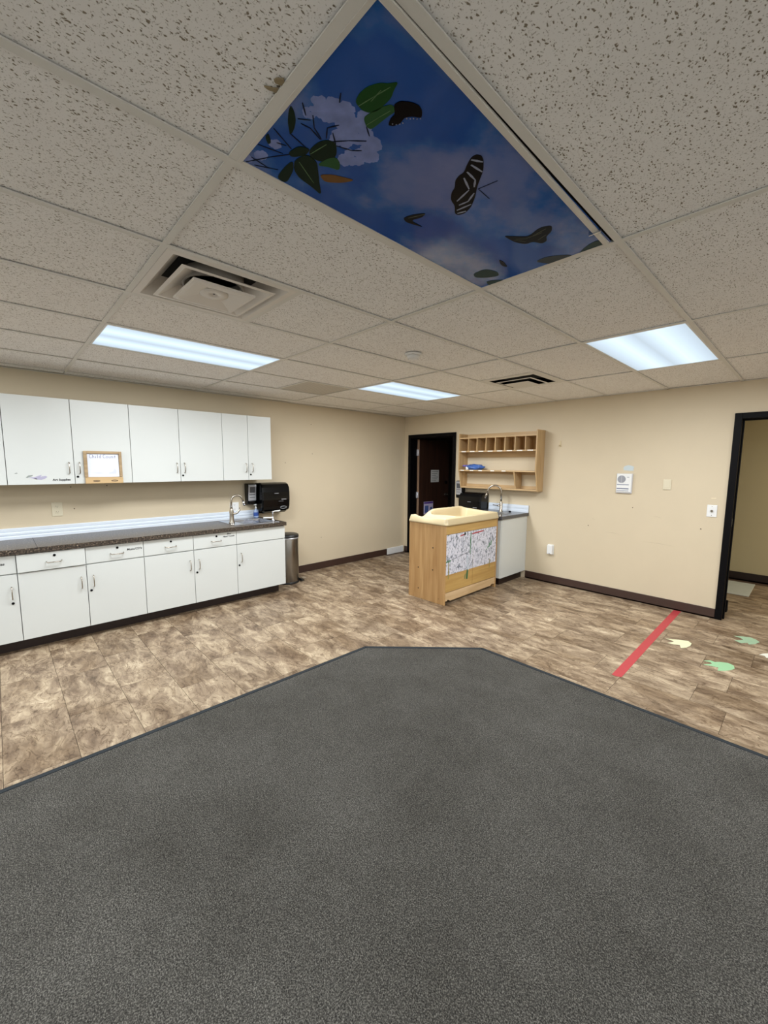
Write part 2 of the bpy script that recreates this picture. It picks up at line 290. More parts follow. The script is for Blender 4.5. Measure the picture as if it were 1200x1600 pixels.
MURAL= [('leaf', 'g1', [(-0.814, 0.671), (-0.793, 0.663), (-0.766, 0.664), (-0.739, 0.678), (-0.726, 0.694), (-0.708, 0.707), (-0.729, 0.713), (-0.748, 0.723), (-0.773, 0.724), (-0.794, 0.723), (-0.812, 0.714), (-0.819, 0.697)], 2), ('leaf', 'g2', [(-0.833, 0.712), (-0.808, 0.715), (-0.778, 0.724), (-0.758, 0.736), (-0.763, 0.756), (-0.791, 0.752), (-0.819, 0.751), (-0.846, 0.749), (-0.848, 0.735)], 2), ('leaf', 'g3', [(-0.998, 0.607), (-0.971, 0.586), (-0.941, 0.571), (-0.924, 0.567), (-0.935, 0.583), (-0.953, 0.598), (-0.976, 0.608), (-0.996, 0.612)], 2), ('leaf', 'g3', [(-1.014, 0.675), (-0.976, 0.675), (-0.95, 0.687), (-0.941, 0.711), (-0.971, 0.736), (-0.998, 0.742), (-1.027, 0.72), (-1.031, 0.691)], 2), ('leaf', 'g3', [(-1.071, 0.665), (-1.027, 0.678), (-1.033, 0.714), (-1.072, 0.746), (-1.099, 0.767), (-1.143, 0.806), (-1.129, 0.756), (-1.123, 0.713), (-1.105, 0.684)], 3), ('leaf', 'g3', [(-1.169, 0.665), (-1.12, 0.659), (-1.074, 0.662), (-1.105, 0.684), (-1.17, 0.698)], 2), ('leaf', 'g2', [(-1.044, 0.721), (-1.005, 0.726), (-0.982, 0.741), (-0.993, 0.764), (-1.017, 0.779), (-1.027, 0.747)], 3), ('leaf', 'or', [(-1.071, 0.747), (-1.043, 0.776), (-1.032, 0.802), (-1.016, 0.837), (-1.051, 0.817), (-1.085, 0.777)], 4), ('leaf', 'g3', [(-1.058, 0.638), (-1.017, 0.647), (-1.006, 0.675), (-1.035, 0.678), (-1.067, 0.653)], 3), ('leaf', 'g3', [(-1.051, 0.567), (-1.035, 0.569), (-1.059, 0.589), (-1.07, 0.585)], 2), ('butterfly', 'bk', [(-0.756, 0.739), (-0.739, 0.743), (-0.723, 0.763), (-0.716, 0.783), (-0.721, 0.8), (-0.735, 0.814), (-0.747, 0.795), (-0.762, 0.783), (-0.783, 0.788), (-0.799, 0.782), (-0.807, 0.77), (-0.789, 0.761), (-0.772, 0.76)], 3), ('butterfly', 'bk', [(-0.711, 1.008), (-0.703, 1.021), (-0.709, 1.042), (-0.732, 1.075), (-0.763, 1.102), (-0.786, 1.124), (-0.814, 1.156), (-0.852, 1.189), (-0.885, 1.202), (-0.908, 1.194), (-0.909, 1.177), (-0.885, 1.147), (-0.876, 1.113), (-0.854, 1.087), (-0.832, 1.076), (-0.813, 1.051), (-0.792, 1.042), (-0.775, 1.042), (-0.75, 1.022), (-0.727, 1.008)], 3), ('butterfly', 'dk', [(-1.048, 1.074), (-1.019, 1.079), (-0.973, 1.108), (-0.998, 1.117), (-1.04, 1.101), (-1.035, 1.165), (-1.044, 1.138), (-1.057, 1.099)], 3), ('butterfly', 'dk', [(-0.867, 1.416), (-0.838, 1.451), (-0.813, 1.478), (-0.799, 1.482), (-0.75, 1.459), (-0.715, 1.478), (-0.732, 1.513), (-0.761, 1.531), (-0.771, 1.56), (-0.794, 1.567), (-0.811, 1.529), (-0.838, 1.527), (-0.859, 1.489), (-0.864, 1.454)], 3), ('leaf', 'g4', [(-0.752, 1.762), (-0.682, 1.702), (-0.635, 1.69), (-0.637, 1.748), (-0.706, 1.764), (-0.753, 1.785)], 2), ('leaf', 'g5', [(-0.878, 1.68), (-0.828, 1.673), (-0.764, 1.715), (-0.748, 1.743), (-0.783, 1.778), (-0.829, 1.768), (-0.853, 1.726)], 2), ('leaf', 'g4', [(-1.118, 1.589), (-1.055, 1.587), (-1.033, 1.649), (-1.048, 1.689), (-1.102, 1.661), (-1.132, 1.626)], 2), ('leaf', 'g4', [(-1.119, 1.688), (-1.048, 1.741), (-1.072, 1.766), (-1.136, 1.747)], 2), ('butterfly', 'dk', [(-0.972, 1.555), (-0.968, 1.588), (-0.98, 1.643), (-0.992, 1.613)], 3), ('stem:line', 'st', [(-0.998, 0.607), (-1.012, 0.669)], 1, 0.0035), ('stem:line', 'st', [(-1.17, 0.572), (-1.107, 0.612), (-1.051, 0.653)], 1, 0.0035), ('stem:line', 'st', [(-0.951, 0.697), (-0.913, 0.731), (-0.882, 0.765)], 1, 0.0035), ('stem:line', 'st', [(-0.948, 0.685), (-0.919, 0.667), (-0.891, 0.683)], 1, 0.0035), ('stem:line', 'st', [(-0.961, 0.675), (-0.949, 0.637), (-0.953, 0.612)], 1, 0.0035), ('stem:line', 'st', [(-0.912, 0.62), (-0.942, 0.644), (-0.959, 0.678)], 1, 0.0035), ('stem:line', 'st', [(-1.042, 0.638), (-1.028, 0.606), (-1.013, 0.571)], 1, 0.0035), ('stem:line', 'st', [(-1.041, 0.623), (-1.049, 0.599)], 1, 0.0035), ('stem:line', 'st', [(-1.143, 0.574), (-1.149, 0.629)], 1, 0.0035), ('stem:line', 'st', [(-0.9, 0.583), (-0.924, 0.608)], 1, 0.0035), ('stem:line', 'st', [(-0.84, 0.645), (-0.818, 0.632)], 1, 0.0035), ('stem:line', 'st', [(-0.848, 0.735), (-0.865, 0.76)], 1, 0.0035), ('stem:line', 'st', [(-0.95, 0.717), (-0.934, 0.758), (-0.916, 0.777)], 1, 0.0035), ('stem:line', 'st', [(-0.946, 0.599), (-0.928, 0.624)], 1, 0.0035), ('stem:line', 'st', [(-0.922, 0.686), (-0.946, 0.714)], 1, 0.0035), ('stem:line', 'st', [(-1.089, 0.566), (-1.072, 0.631)], 1, 0.0035), ('stem:line', 'st', [(-1.166, 0.594), (-1.136, 0.652)], 1, 0.0035), ('stripe:line', 'wh', [(-0.731, 1.014), (-0.713, 1.044)], 5, 0.0042), ('stripe:line', 'wh', [(-0.742, 1.03), (-0.736, 1.076)], 5, 0.0042), ('stripe:line', 'wh', [(-0.766, 1.045), (-0.769, 1.09), (-0.789, 1.114)], 5, 0.0042), ('stripe:line', 'wh', [(-0.787, 1.059), (-0.805, 1.111)], 5, 0.0042), ('stripe:line', 'wh', [(-0.865, 1.131), (-0.808, 1.114)], 5, 0.0042), ('stripe:line', 'wh', [(-0.873, 1.152), (-0.841, 1.157), (-0.805, 1.137)], 5, 0.0042), ('stripe:line', 'wh', [(-0.894, 1.169), (-0.843, 1.176)], 5, 0.0042), ('stripe:line', 'wh', [(-0.903, 1.184), (-0.875, 1.194)], 5, 0.0042), ('antenna:line', 'dk', [(-0.786, 1.131), (-0.726, 1.141)], 4, 0.0012), ('antenna:line', 'dk', [(-0.786, 1.131), (-0.788, 1.196)], 4, 0.0012), ('stripe:line', 'yl', [(-1.035, 1.086), (-0.982, 1.109)], 5, 0.002), ('stripe:line', 'yl', [(-0.847, 1.467), (-0.819, 1.49), (-0.759, 1.495)], 5, 0.002), ('leaf_vein:line', 'lg', [(-0.816, 0.682), (-0.771, 0.692), (-0.729, 0.702)], 4, 0.0022), ('leaf_vein:line', 'lg', [(-0.786, 0.695), (-0.749, 0.692)], 4, 0.0022), ('leaf_vein:line', 'lg', [(-0.844, 0.731), (-0.805, 0.738), (-0.773, 0.745)], 4, 0.0022), ('leaf_vein:line', 'lg', [(-1.021, 0.684), (-0.963, 0.696)], 4, 0.0022), ('leaf_vein:line', 'lg', [(-1.067, 0.678), (-1.111, 0.755)], 4, 0.0022), ('wing_dot:line', 'wh', [(-0.797, 0.774), (-0.795, 0.776)], 5, 0.0016), ('wing_dot:line', 'wh', [(-0.792, 0.782), (-0.79, 0.784)], 5, 0.0016), ('wing_dot:line', 'wh', [(-0.785, 0.787), (-0.783, 0.789)], 5, 0.0016), ('wing_dot:line', 'wh', [(-0.778, 0.791), (-0.776, 0.793)], 5, 0.0016), ('wing_dot:line', 'wh', [(-0.762, 0.788), (-0.76, 0.79)], 5, 0.0016), ('wing_dot:line', 'wh', [(-0.757, 0.795), (-0.755, 0.797)], 5, 0.0016), ('wing_dot:line', 'wh', [(-0.751, 0.8), (-0.749, 0.802)], 5, 0.0016), ('wing_dot:line', 'wh', [(-0.746, 0.807), (-0.744, 0.809)], 5, 0.0016), ('wing_dot:line', 'wh', [(-0.739, 0.812), (-0.737, 0.814)], 5, 0.0016), ('stripe:line', 'yl', [(-0.791, 1.49), (-0.738, 1.481)], 5, 0.0018), ('stripe:line', 'yl', [(-0.792, 1.531), (-0.755, 1.518)], 5, 0.0018), ('stripe:line', 'yl', [(-0.855, 1.467), (-0.829, 1.51)], 5, 0.0018)]
BLOOMS= [(-0.856, 0.666, 0.0304), (-0.877, 0.733, 0.0389), (-0.884, 0.778, 0.0311), (-0.945, 0.779, 0.0326), (-0.884, 0.63, 0.0248), (-0.871, 0.612, 0.0191), (-0.872, 0.688, 0.0276), (-0.829, 0.713, 0.0177), (-1.119, 0.59, 0.0177), (-0.918, 0.807, 0.0248), (-0.921, 0.716, 0.0311), (-0.854, 0.636, 0.0191), (-0.909, 0.611, 0.0191), (-1.057, 0.599, 0.0156), (-1.155, 0.57, 0.0135), (-0.884, 0.649, 0.0233), (-0.973, 0.767, 0.0219)]
PRINTS= [[(-0.836, 4.401), (-0.79, 4.42), (-0.737, 4.458), (-0.682, 4.487), (-0.648, 4.444), (-0.645, 4.38), (-0.661, 4.306), (-0.693, 4.262), (-0.713, 4.325), (-0.755, 4.304), (-0.8, 4.299), (-0.765, 4.367), (-0.784, 4.387)], [(-0.512, 4.11), (-0.473, 4.161), (-0.443, 4.153), (-0.414, 4.184), (-0.367, 4.211), (-0.329, 4.189), (-0.317, 4.134), (-0.328, 4.085), (-0.364, 4.026), (-0.403, 3.988), (-0.408, 4.058), (-0.456, 4.044), (-0.5, 4.028), (-0.453, 4.094), (-0.465, 4.121)], [(-0.412, 4.943), (-0.353, 4.99), (-0.299, 5.017), (-0.258, 4.989), (-0.229, 4.94), (-0.253, 4.855), (-0.292, 4.803), (-0.303, 4.839), (-0.344, 4.785), (-0.393, 4.822), (-0.338, 4.892), (-0.359, 4.931)], [(-0.207, 4.6), (-0.186, 4.65), (-0.149, 4.699), (-0.111, 4.731), (-0.094, 4.689), (-0.114, 4.616), (-0.16, 4.566), (-0.173, 4.603)]]
# ---------------------------------------------------------------- structure
def wx(y): return -5.03-.0195*y
YB=5.375; HC=2.4167; XR=2.9; YF=-3.0; TH=.14
D1=(-5.037,-4.005,2.103); D2=(-.614,.36,2.111)
HY0=YB+TH; HY1=7.52
mb=MB().prism([(wx(YF),YF),(wx(YB),YB),(-5.32,YB),(-5.32,YF)],0,2.6); wall_left=struct('wall_left',mb,WALL)
mb=MB()
for x0,x1,z0,z1 in [(-5.32,D1[0],0,2.6),(D1[0],D1[1],D1[2],2.6),(D1[1],D2[0],0,2.6),(D2[0],D2[1],D2[2],2.6),(D2[1],XR+.14,0,2.6)]: mb.box(x0,YB,z0,x1,YB+TH,z1)
wall_back=struct('wall_back',mb,WALL)
WALL2=mat('pale_bounce_paint',(238,236,230),.6)  # unseen walls made pale to bounce more light onto the ceiling
struct('wall_right',MB().box(XR,YF-.14,0,XR+.14,YB,2.6),WALL2)
struct('wall_front',MB().box(-5.32,YF-.14,0,XR,YF,2.6),WALL2)
# hall beyond the right doorway
struct('wall_hall_back',MB().box(-3.2,HY1,0,XR+.14,HY1+.1,2.6),HALLP)
struct('wall_hall_left',MB().box(-3.3,HY0,0,-3.2,HY1+.1,2.6),HALLP)
struct('wall_hall_right',MB().box(XR+.04,HY0,0,XR+.14,HY1,2.6),HALLP)
struct('ceiling_hall',MB().box(-3.2,HY0,HC+.04,XR+.04,HY1,2.6),mat('hall_ceiling',(190,184,170),.9))
# dark room beyond the left doorway
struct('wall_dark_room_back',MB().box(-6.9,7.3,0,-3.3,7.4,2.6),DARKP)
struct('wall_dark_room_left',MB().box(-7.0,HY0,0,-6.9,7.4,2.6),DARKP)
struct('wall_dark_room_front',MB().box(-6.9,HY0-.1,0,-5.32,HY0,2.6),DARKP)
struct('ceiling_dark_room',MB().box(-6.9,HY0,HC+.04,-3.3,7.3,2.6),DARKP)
# baseboards
def bb(n,x0,y0,x1,y1,h=.105,m=BROWN): return struct(n,MB().box(x0,y0,0,x1,y1,h).box(x0,y0,0,x1,y1,.02),m,bev=.004)
mb=MB().prism([(wx(2.62),2.62),(wx(2.62)+.012,2.62),(wx(4.928)+.012,4.928),(wx(4.928),4.928)],.0,.105); struct('baseboard_left',mb,BROWN,bev=.004)
mb=MB().prism([(wx(4.93),4.93),(wx(4.93)+.016,4.93),(wx(5.36)+.016,5.35),(wx(5.36),5.35)],.0,.112); struct('baseboard_left_white',mb,WHITE_B,bev=.003)
bb('baseboard_back',-2.74,YB-.012,D2[0],YB); bb('baseboard_corner',-5.115,YB-.012,D1[0],YB)
bb('baseboard_hall',-3.2,HY1-.012,XR,HY1,.115,TOEK)
# door frames
def frame(n,D,stop=True,depth=TH):
    x0,x1,z=D; f=.058
    r=part(n,MB().box(x0,YB-.018,0,x0+f,YB+depth+.01,z).box(x1-f,YB-.018,0,x1,YB+depth+.01,z).box(x0+f,YB-.018,z-f,x1-f,YB+depth+.01,z),BLACK,None,.003,label=None); r['kind']='structure'
    part('door_stop_strip',MB().box(x0+f,YB+.05,0,x0+f+.013,YB+.085,z-f).box(x1-f-.013,YB+.05,0,x1-f,YB+.085,z-f).box(x0+f+.013,YB+.05,z-f-.013,x1-f-.013,YB+.085,z-f),BLACK,r)
    return r
door_1=frame('door_1',D1); door_2=frame('door_2',D2)
part('strike_plate',MB().box(D2[0]+.058,YB+.01,.98,D2[0]+.060,YB+.04,1.06),NICKEL,door_2)
# open leaf in the dark room, hinged on the left jamb
lf=part('door_leaf',MB().box(-4.992,5.56,.012,-4.948,6.42,2.035),DARKWOOD,door_1)
part('leaf_edge',MB().box(-4.992,5.552,.012,-4.948,5.56,2.035),EDGEWOOD,lf)
HMAT=mat('hinge_steel',(225,225,232),.35,metal=.35)
for z in (1.80,1.04,.28): part('hinge',MB().box(-4.979,5.518,z-.055,-4.952,5.552,z+.055).cyl((-4.95,5.53,z-.055),.008,.11),HMAT,lf)
hd=MB(); hd.cyl((-4.948,6.33,1.02),.03,.012,axis=0); hd.cyl((-4.94,6.33,1.02),.011,.05,axis=0); hd.tube([(-4.89,6.34,1.02),(-4.89,6.27,1.022),(-4.892,6.215,1.018)],.011)
part('door_handle',hd,CHROME,lf); part('deadbolt',MB().cyl((-4.948,6.33,1.25),.03,.02,axis=0),BLACK,lf)
pp=part('posted_paper',MB().box(-4.948,5.885,1.262,-4.9465,6.12,1.49),mat('paper_grey',(215,215,212),.6),lf)
for k in range(6): part('print_line',MB().box(-4.9465,5.91,1.455-.034*k,-4.9458,6.095-.03*(k%3),1.463-.034*k),mat('ink',(60,60,64),.6),lf)
fl=part('flyer',MB().box(-4.948,5.70,.672,-4.9465,5.965,.905),mat('flyer_lilac',(205,195,225),.5),lf)
part('flyer_header',MB().box(-4.9465,5.705,.865,-4.9458,5.96,.90),mat('flyer_purple',(96,70,150),.5),lf)
part('flyer_picture',MB().box(-4.9465,5.73,.70,-4.9458,5.83,.83).box(-4.9465,5.88,.72,-4.9458,5.94,.80),mat('flyer_blue',(80,100,160),.5),lf)

# ---- floor: slab + individual stone-look tiles
floor=struct('floor',MB().box(-7,YF-.14,-.06,XR+.14,7.6,-.004),mat('floor_joint',(84,66,52),.7))
TX,TY=.62,.31
tile_me=MB().box(-TX/2+.0011,-TY/2+.0011,-.005,TX/2-.0011,TY/2-.0011,0).mesh('tile'); tile_me.materials.append(STONE)
JO={10:-.272,11:-.467,12:-.308,13:-.512,14:-.231,15:-.513,16:-.085}
CARP=[(-2.567,YF),(-2.567,2.224),(-1.867,2.945),(XR,2.945),(XR,YF)]
def in_carpet(x,y,mg):
    return x>-2.567+mg and y<2.945-mg and (y-2.224)<(x+2.567)*1.03-mg*1.4
rr=random.Random(3); nt_=0
for k in range(-2,25):
    yc=-.085+TY*k+TY/2
    off=JO.get(k,rr.choice([0,.155,.31,.465])+rr.uniform(-.03,.03))
    for i in range(-12,4):
        xc=off+TX*i+TX/2
        if xc>.85 or xc<-5.25: continue
        if k<18:
            if yc>YB+.1 : continue
            if xc<wx(yc)-TX/2+.04: continue
            if in_carpet(xc-TX/2,yc+TY/2,0) and in_carpet(xc+TX/2,yc+TY/2,0): continue
            if xc<-4.9 and yc<2.3: continue
        else:
            if xc<-2.2 or yc>HY1-.1: continue
        shared('tile',tile_me,None,floor,(xc,yc,0)); nt_+=1
# carpet with raised vinyl edging
cp=[(p[0],p[1]) for p in CARP]
carpet=single('carpet',MB().prism(cp,-.001,.008),CARPET,'large charcoal grey heathered carpet area with clipped corner on stone floor','carpet')
def strip(a,b,w): 
    a=Vector(a);b=Vector(b);t=(b-a).normalized();n=Vector((-t.y,t.x))*w/2; e=t*.006
    return [tuple(a+n-e),tuple(b+n+e),tuple(b-n+e),tuple(a-n-e)]
for a,b in zip(CARP[:3],CARP[1:4]): part('edge_strip',MB().prism(strip(a,b,.030),.0,.0115),TRIM,carpet,bev=.003)

# ---- ceiling
ceiling=struct('ceiling',MB().box(-5.32,YF-.14,2.50,XR+.14,YB,2.6),DARK)
GX,GY,SX,SY=-1.1964,.5396,.6096,1.2192
xs=[GX+SX*i for i in range(-6,7)]; ys=[GY+SY*j for j in range(-2,4)]
bw=.0125
for x in xs: part('grid_runner',MB().box(x-bw,YF,HC,x+bw,YB,HC+.004).box(x-.002,YF,HC+.004,x+.002,YB,HC+.03),BAR,ceiling)
skipbar={}
for j,y in enumerate(ys):
    for a in range(len(xs)-1): part('grid_crosspiece',MB().box(xs[a]+bw,y-bw,HC+.0005,xs[a+1]-bw,y+bw,HC+.0045),BAR,ceiling)
part('angle_trim',MB().prism([(wx(YF),YF),(wx(YF)+.02,YF),(wx(YB)+.02,YB),(wx(YB),YB)],HC,HC+.003),BAR,ceiling)
part('angle_trim',MB().box(wx(YB),YB-.02,HC,XR,YB,HC+.003),BAR,ceiling)
def tile(x0,y0,x1,y1):
    g=.004; t=random.uniform; c=((x0+x1)/2,(y0+y1)/2)
    o=part('ceiling_tile',MB().box(x0+g,y0+g,HC+.0055,x1-g,y1-g,HC+.02),CEIL,ceiling,origin=(c[0],c[1],HC+.01))
    o.rotation_euler=(t(-.0012,.0012),t(-.002,.002),t(-.002,.002)); o.location.z+=t(0,.0025)
XE=[wx(0)+.0]+xs+[XR]; YE=[YF]+ys+[YB]
TROFF={(-4,2):'on',(-4,0):'on',(0,2):'on',(0,0):'mural',(4,0):'on2',(-4,-2):'on2',(2,-2):'on2'}
TROFF={(-4,0):'on',(-4,2):'on',(0,2):'on',(0,0):'mural'}
ADDED_LIGHTS=[(-5,-2),(-2,-2),(1,-2),(4,-2),(4,0),(4,2)]  # unseen troffers added to lift the ceiling brightness
for k in ADDED_LIGHTS: TROFF[k]='on'
HALF={(-2,0):'diffuser',(-2,2):'vent',(-5,1):'return'}
for a in range(len(XE)-1):
    for b in range(len(YE)-1):
        i=a-7; j=b-3
        x0,x1,y0,y1=XE[a],XE[a+1],YE[b],YE[b+1]
        if a==0: x0=wx((y0+y1)/2)+.03
        if (i,j) in TROFF: continue
        if (i,j) in HALF:
            ym=(y0+y1)/2; k=HALF[(i,j)]
            part('grid_crosspiece',MB().box(x0+bw,ym-bw,HC+.0005,x1-bw,ym+bw,HC+.0045),BAR,ceiling)
            if k=='diffuser': tile(x0,ym,x1,y1)
            elif k=='vent': tile(x0,y0,x1,ym)
            else: tile(x0,y0,x1,ym)
            continue
        tile(x0,y0,x1,y1)
# broken corner of the tile beside the printed panel
part('broken_edge',MB().prism([(-0.897, 0.509), (-0.889, 0.511), (-0.879, 0.523), (-0.884, 0.527), (-0.896, 0.527), (-0.898, 0.521), (-0.9, 0.514)],HC+.0025,HC+.0062),mat('fibre_core',(150,134,104),.95),ceiling)
part('broken_edge',MB().prism([(-0.925, 0.5), (-0.92, 0.509), (-0.915, 0.518), (-0.908, 0.526), (-0.921, 0.527), (-0.923, 0.518), (-0.926, 0.51)],HC+.0025,HC+.0062),MT['fibre_core'],ceiling)

# ---- lit troffers, with the added unseen fill lights
where={(-4,0):'lit rectangular fluorescent ceiling light above the wall cabinets, next to the square air diffuser',
       (-4,2):'lit fluorescent ceiling light farthest away, behind the smoke detector near the corner',
       (0,2):'lit fluorescent ceiling light at the right, in front of the wide right-hand doorway'}
for (i,j),k in TROFF.items():
    if k!='on': continue
    x0=GX+SX*i; y0=GY+SY*j; cx,cy=x0+SX/2,y0+SY/2
    behind=(i,j) in ADDED_LIGHTS
    t=thing('ceiling_light',where.get((i,j)) or {(-5,-2):'added ceiling fill light behind the viewpoint, nearest the cabinet wall',(-2,-2):'added ceiling fill light behind the viewpoint, second from the cabinet wall',(1,-2):'added ceiling fill light behind the viewpoint, third from the cabinet wall',(4,-2):'added ceiling fill light in the unseen corner behind the viewpoint',(4,0):'added ceiling fill light outside the frame, level with the printed sky panel',(4,2):'added ceiling fill light outside the frame, right of the right doorway'}[(i,j)],'ceiling light',(cx,cy,HC),'fluorescent ceiling troffers')
    g=.0135
    mb=MB(); a,b,c,d=x0+g,x0+SX-g,y0+g,y0+SY-g; f=.012
    for q in ((a,c,b,c+f),(a,d-f,b,d),(a,c+f,a+f,d-f),(b-f,c+f,b,d-f)): mb.box(q[0],q[1],HC+.001,q[2],q[3],HC+.008)
    part('frame',mb,WHITE_B,t)
    part('housing',MB().box(a,c,HC+.014,b,d,HC+.06),WHITE_B,t)
    part('diffuser',MB().box(a+f,c+f,HC+.004,b-f,d-f,HC+.007),GLOW,t,origin=(cx,cy,HC+.005))
    troffer_lamp('troffer_lamp',0,0,-.004,SX-.06,SY-.06,TROFFER_W*(ADDED_F if behind else 1),t)
# hall lamp added out of view to brighten the hall
t=thing('ceiling_light','added unseen hall ceiling light beyond the right doorway','ceiling light',(1.5,6.5,HC+.03))
part('diffuser',MB().box(1.2,6.3,HC+.02,1.8,6.7,HC+.035),WHITE_B,t); troffer_lamp('added_hall_lamp',0,0,-.02,.5,.3,HALL_W,t,(1,.93,.78))

# ---- printed sky panel (unlit troffer with a film print)
t=thing('printed_light_panel','unlit ceiling light panel printed with blue sky, blossom and butterflies','light panel',(-.89,1.15,HC))
x0,y0=GX+.012,GY+.012; x1,y1=GX+SX-.012,GY+SY-.012
mb=MB()
for q in ((x0,y0,x1-.012,y0+.012),(x0,y1-.010,x1-.012,y1),(x0,y0+.012,x0+.012,y1-.010)): mb.box(q[0],q[1],HC-.0005,q[2],q[3],HC+.006)
part('frame',mb,mat('panel_frame',(218,214,206),.4),t,bev=.001)
# right side rail hangs a little loose, dark slot beside it
mb=MB().prism([(x1-.020,y0),(x1-.002,y0),(x1-.016,y1+.002),(x1-.036,y1+.002)],HC-.004,HC+.006); part('loose_rail',mb,mat('panel_frame',(218,214,206),.4),t,bev=.003)
part('slot',MB().box(x1-.03,y0,HC+.012,x1+.01,y1,HC+.02),DARK,t)
part('clip',MB().box(x1-.045,y1-.13,HC-.010,x1-.004,y1-.127,HC+.002),CHROME,t)
part('printed_film',MB().box(x0+.008,y0+.008,HC+.0023,x1-.010,y1-.004,HC+.004),PRINT,t)
CM={'lg':mat('print_vein',(96,126,88),.3,spec=.05),'g1':mat('print_green',(30,74,34),.3,spec=.05),'g2':mat('print_green_mid',(48,88,52),.3,spec=.05),'g3':mat('print_green_dark',(16,38,26),.3,spec=.05),'g4':mat('print_green_blue',(40,66,66),.3,spec=.05),'g5':mat('print_grey_green',(56,66,72),.3,spec=.05),
    'or':mat('print_orange',(118,84,46),.3,spec=.05),'bk':mat('print_black',(4,4,10),.3,spec=.05),'dk':mat('print_dark',(22,28,34),.3,spec=.05),'st':mat('print_stem',(8,24,46),.3,spec=.05),'wh':mat('print_white',(150,156,176),.3,spec=.05),'yl':mat('print_yellow',(110,112,96),.3,spec=.05)}
FZ=HC+.0023
def layer(z): return FZ-.00025*z
mb=MB()
rb=random.Random(11)
for n_,(bx,by,br) in enumerate(BLOOMS):
    for q in range(7):
        a=2*PI*q/7+rb.random(); cx,cy=bx+br*.55*math.cos(a),by+br*.55*math.sin(a); pr=br*rb.uniform(.42,.6); ph=rb.random()*6
        pts=[(cx+pr*(1+.10*math.sin(5*u+ph))*math.cos(u),cy+pr*(1+.10*math.cos(7*u+ph))*math.sin(u)) for u in [2*PI*h/18 for h in range(18)]]
        z=layer(.3+.0045*(n_*7+q)); mb.prism(pts,z-.00002,FZ)
bl=part('printed_blossom',mb,mat('print_petal',(128,142,196),.3,noise=.42,nscale=26,spec=.05),t)
for e in MURAL:
    kind,c,pts,z=e[:4]; zz=layer(z)-.0006
    if ':line' in kind:
        mb=MB()
        for a,b in zip(pts[:-1],pts[1:]):
            a=Vector(a);b=Vector(b);tt=(b-a).normalized();n=Vector((-tt.y,tt.x))*e[4]*(.8 if c=='wh' else .5)
            mb.prism([tuple(a+n*.6),tuple((a+b)/2+n),tuple(b+n*.5),tuple(b-n*.5),tuple((a+b)/2-n),tuple(a-n*.6)],zz,FZ)
        part('printed_'+kind.split(':')[0],mb,CM[c],t)
    else:
        for _ in range(2): pts=[q for k in range(len(pts)) for q in (tuple(pts[k][i]*.8+pts[(k+1)%len(pts)][i]*.2 for i in (0,1)),tuple(pts[k][i]*.2+pts[(k+1)%len(pts)][i]*.8 for i in (0,1)))]
        part('printed_'+kind,MB().prism(pts,zz,FZ),CM[c],t)

# ---- square step-down air diffuser
cx,cy=GX-SX*1.5,GY+SY*.25
t=thing('air_diffuser','square white stepped air diffuser with hanging centre plate, beside the lit ceiling light','air vent',(cx,cy,HC))
PL=mat('diffuser_white',(226,220,212),.45,noise=.05,nscale=6)
def ring(mb,cx,cy,a,za,b,zb,th=.0015):
    q=[(-1,-1),(1,-1),(1,1),(-1,1)]
    vs=[(cx+a*u,cy+a*v,za) for u,v in q]+[(cx+b*u,cy+b*v,zb) for u,v in q]
    vs+=[(x,y,z+th) for x,y,z in vs]
    fs=[]
    for i in range(4):
        j=(i+1)%4; fs+=[(i,4+i,4+j,j),(8+i,8+j,12+j,12+i),(i,j,8+j,8+i),(4+i,12+i,12+j,4+j)]
    mb.add(vs,fs)
    return mb
h=SX/2-.0135
mb=MB(); ring(mb,cx,cy,h,HC,h-.03,HC-.001); ring(mb,cx,cy,h-.03,HC-.001,h-.115,HC+.085); part('flange',mb,PL,t)
part('duct_collar',MB().lathe((cx,cy,HC+.02),[(.135,.055),(.135,.07),(.13,.07),(.13,.0),(.142,.0),(.142,.055)],32),DUCT,t)
part('duct_opening',MB().box(cx-.19,cy-.19,HC+.078,cx+.19,cy+.19,HC+.082),DARK,t)
mb=MB(); ring(mb,cx,cy,.215,HC-.010,.198,HC-.012); ring(mb,cx,cy,.198,HC-.012,.118,HC+.035); part('middle_ring',mb,PL,t)
mb=MB(); ring(mb,cx,cy,.145,HC-.018,.143,HC-.027,.001); ring(mb,cx,cy,.143,HC-.027,.128,HC-.028,.001); ring(mb,cx,cy,.128,HC-.028,.04,HC-.004,.001)
part('centre_plate',mb,PL,t)
part('hub',MB().lathe((cx,cy,HC-.010),[(.066,.004),(.064,-.003),(.02,-.004),(.016,.003),(.0,.003)],28),PL,t)
for dx_ in (-.09,0,.09): part('hanger',MB().tube([(cx+dx_,cy,HC+.03 if dx_ else HC-.01),(cx+dx_*1.2,cy,HC+.075)],.005),BLACK,t)

# ---- curved-blade supply vent near the wall shelf
cx,cy=GX-SX*1.5,GY+SY*2.75
t=thing('supply_vent','square off-white supply vent with dark stepped slots, above the wall shelf','air vent',(cx,cy,HC))
mb=MB(); ring(mb,cx,cy,h,HC+.001,.235,HC); part('face_frame',mb,BAR,t)
part('duct_opening',MB().box(cx-.235,cy-.235,HC+.06,cx+.235,cy+.235,HC+.065),DARK,t)
mb=MB(); ring(mb,cx,cy,.235,HC,.235,HC+.06,.001); part('throat',mb,DARK,t)
mb=MB(); ring(mb,cx,cy,.186,HC-.013,.168,HC-.015); part('outer_blade',mb,BAR,t)
part('centre_plate',MB().box(cx-.125,cy-.125,HC-.030,cx+.125,cy+.125,HC-.028),BAR,t,bev=.003)
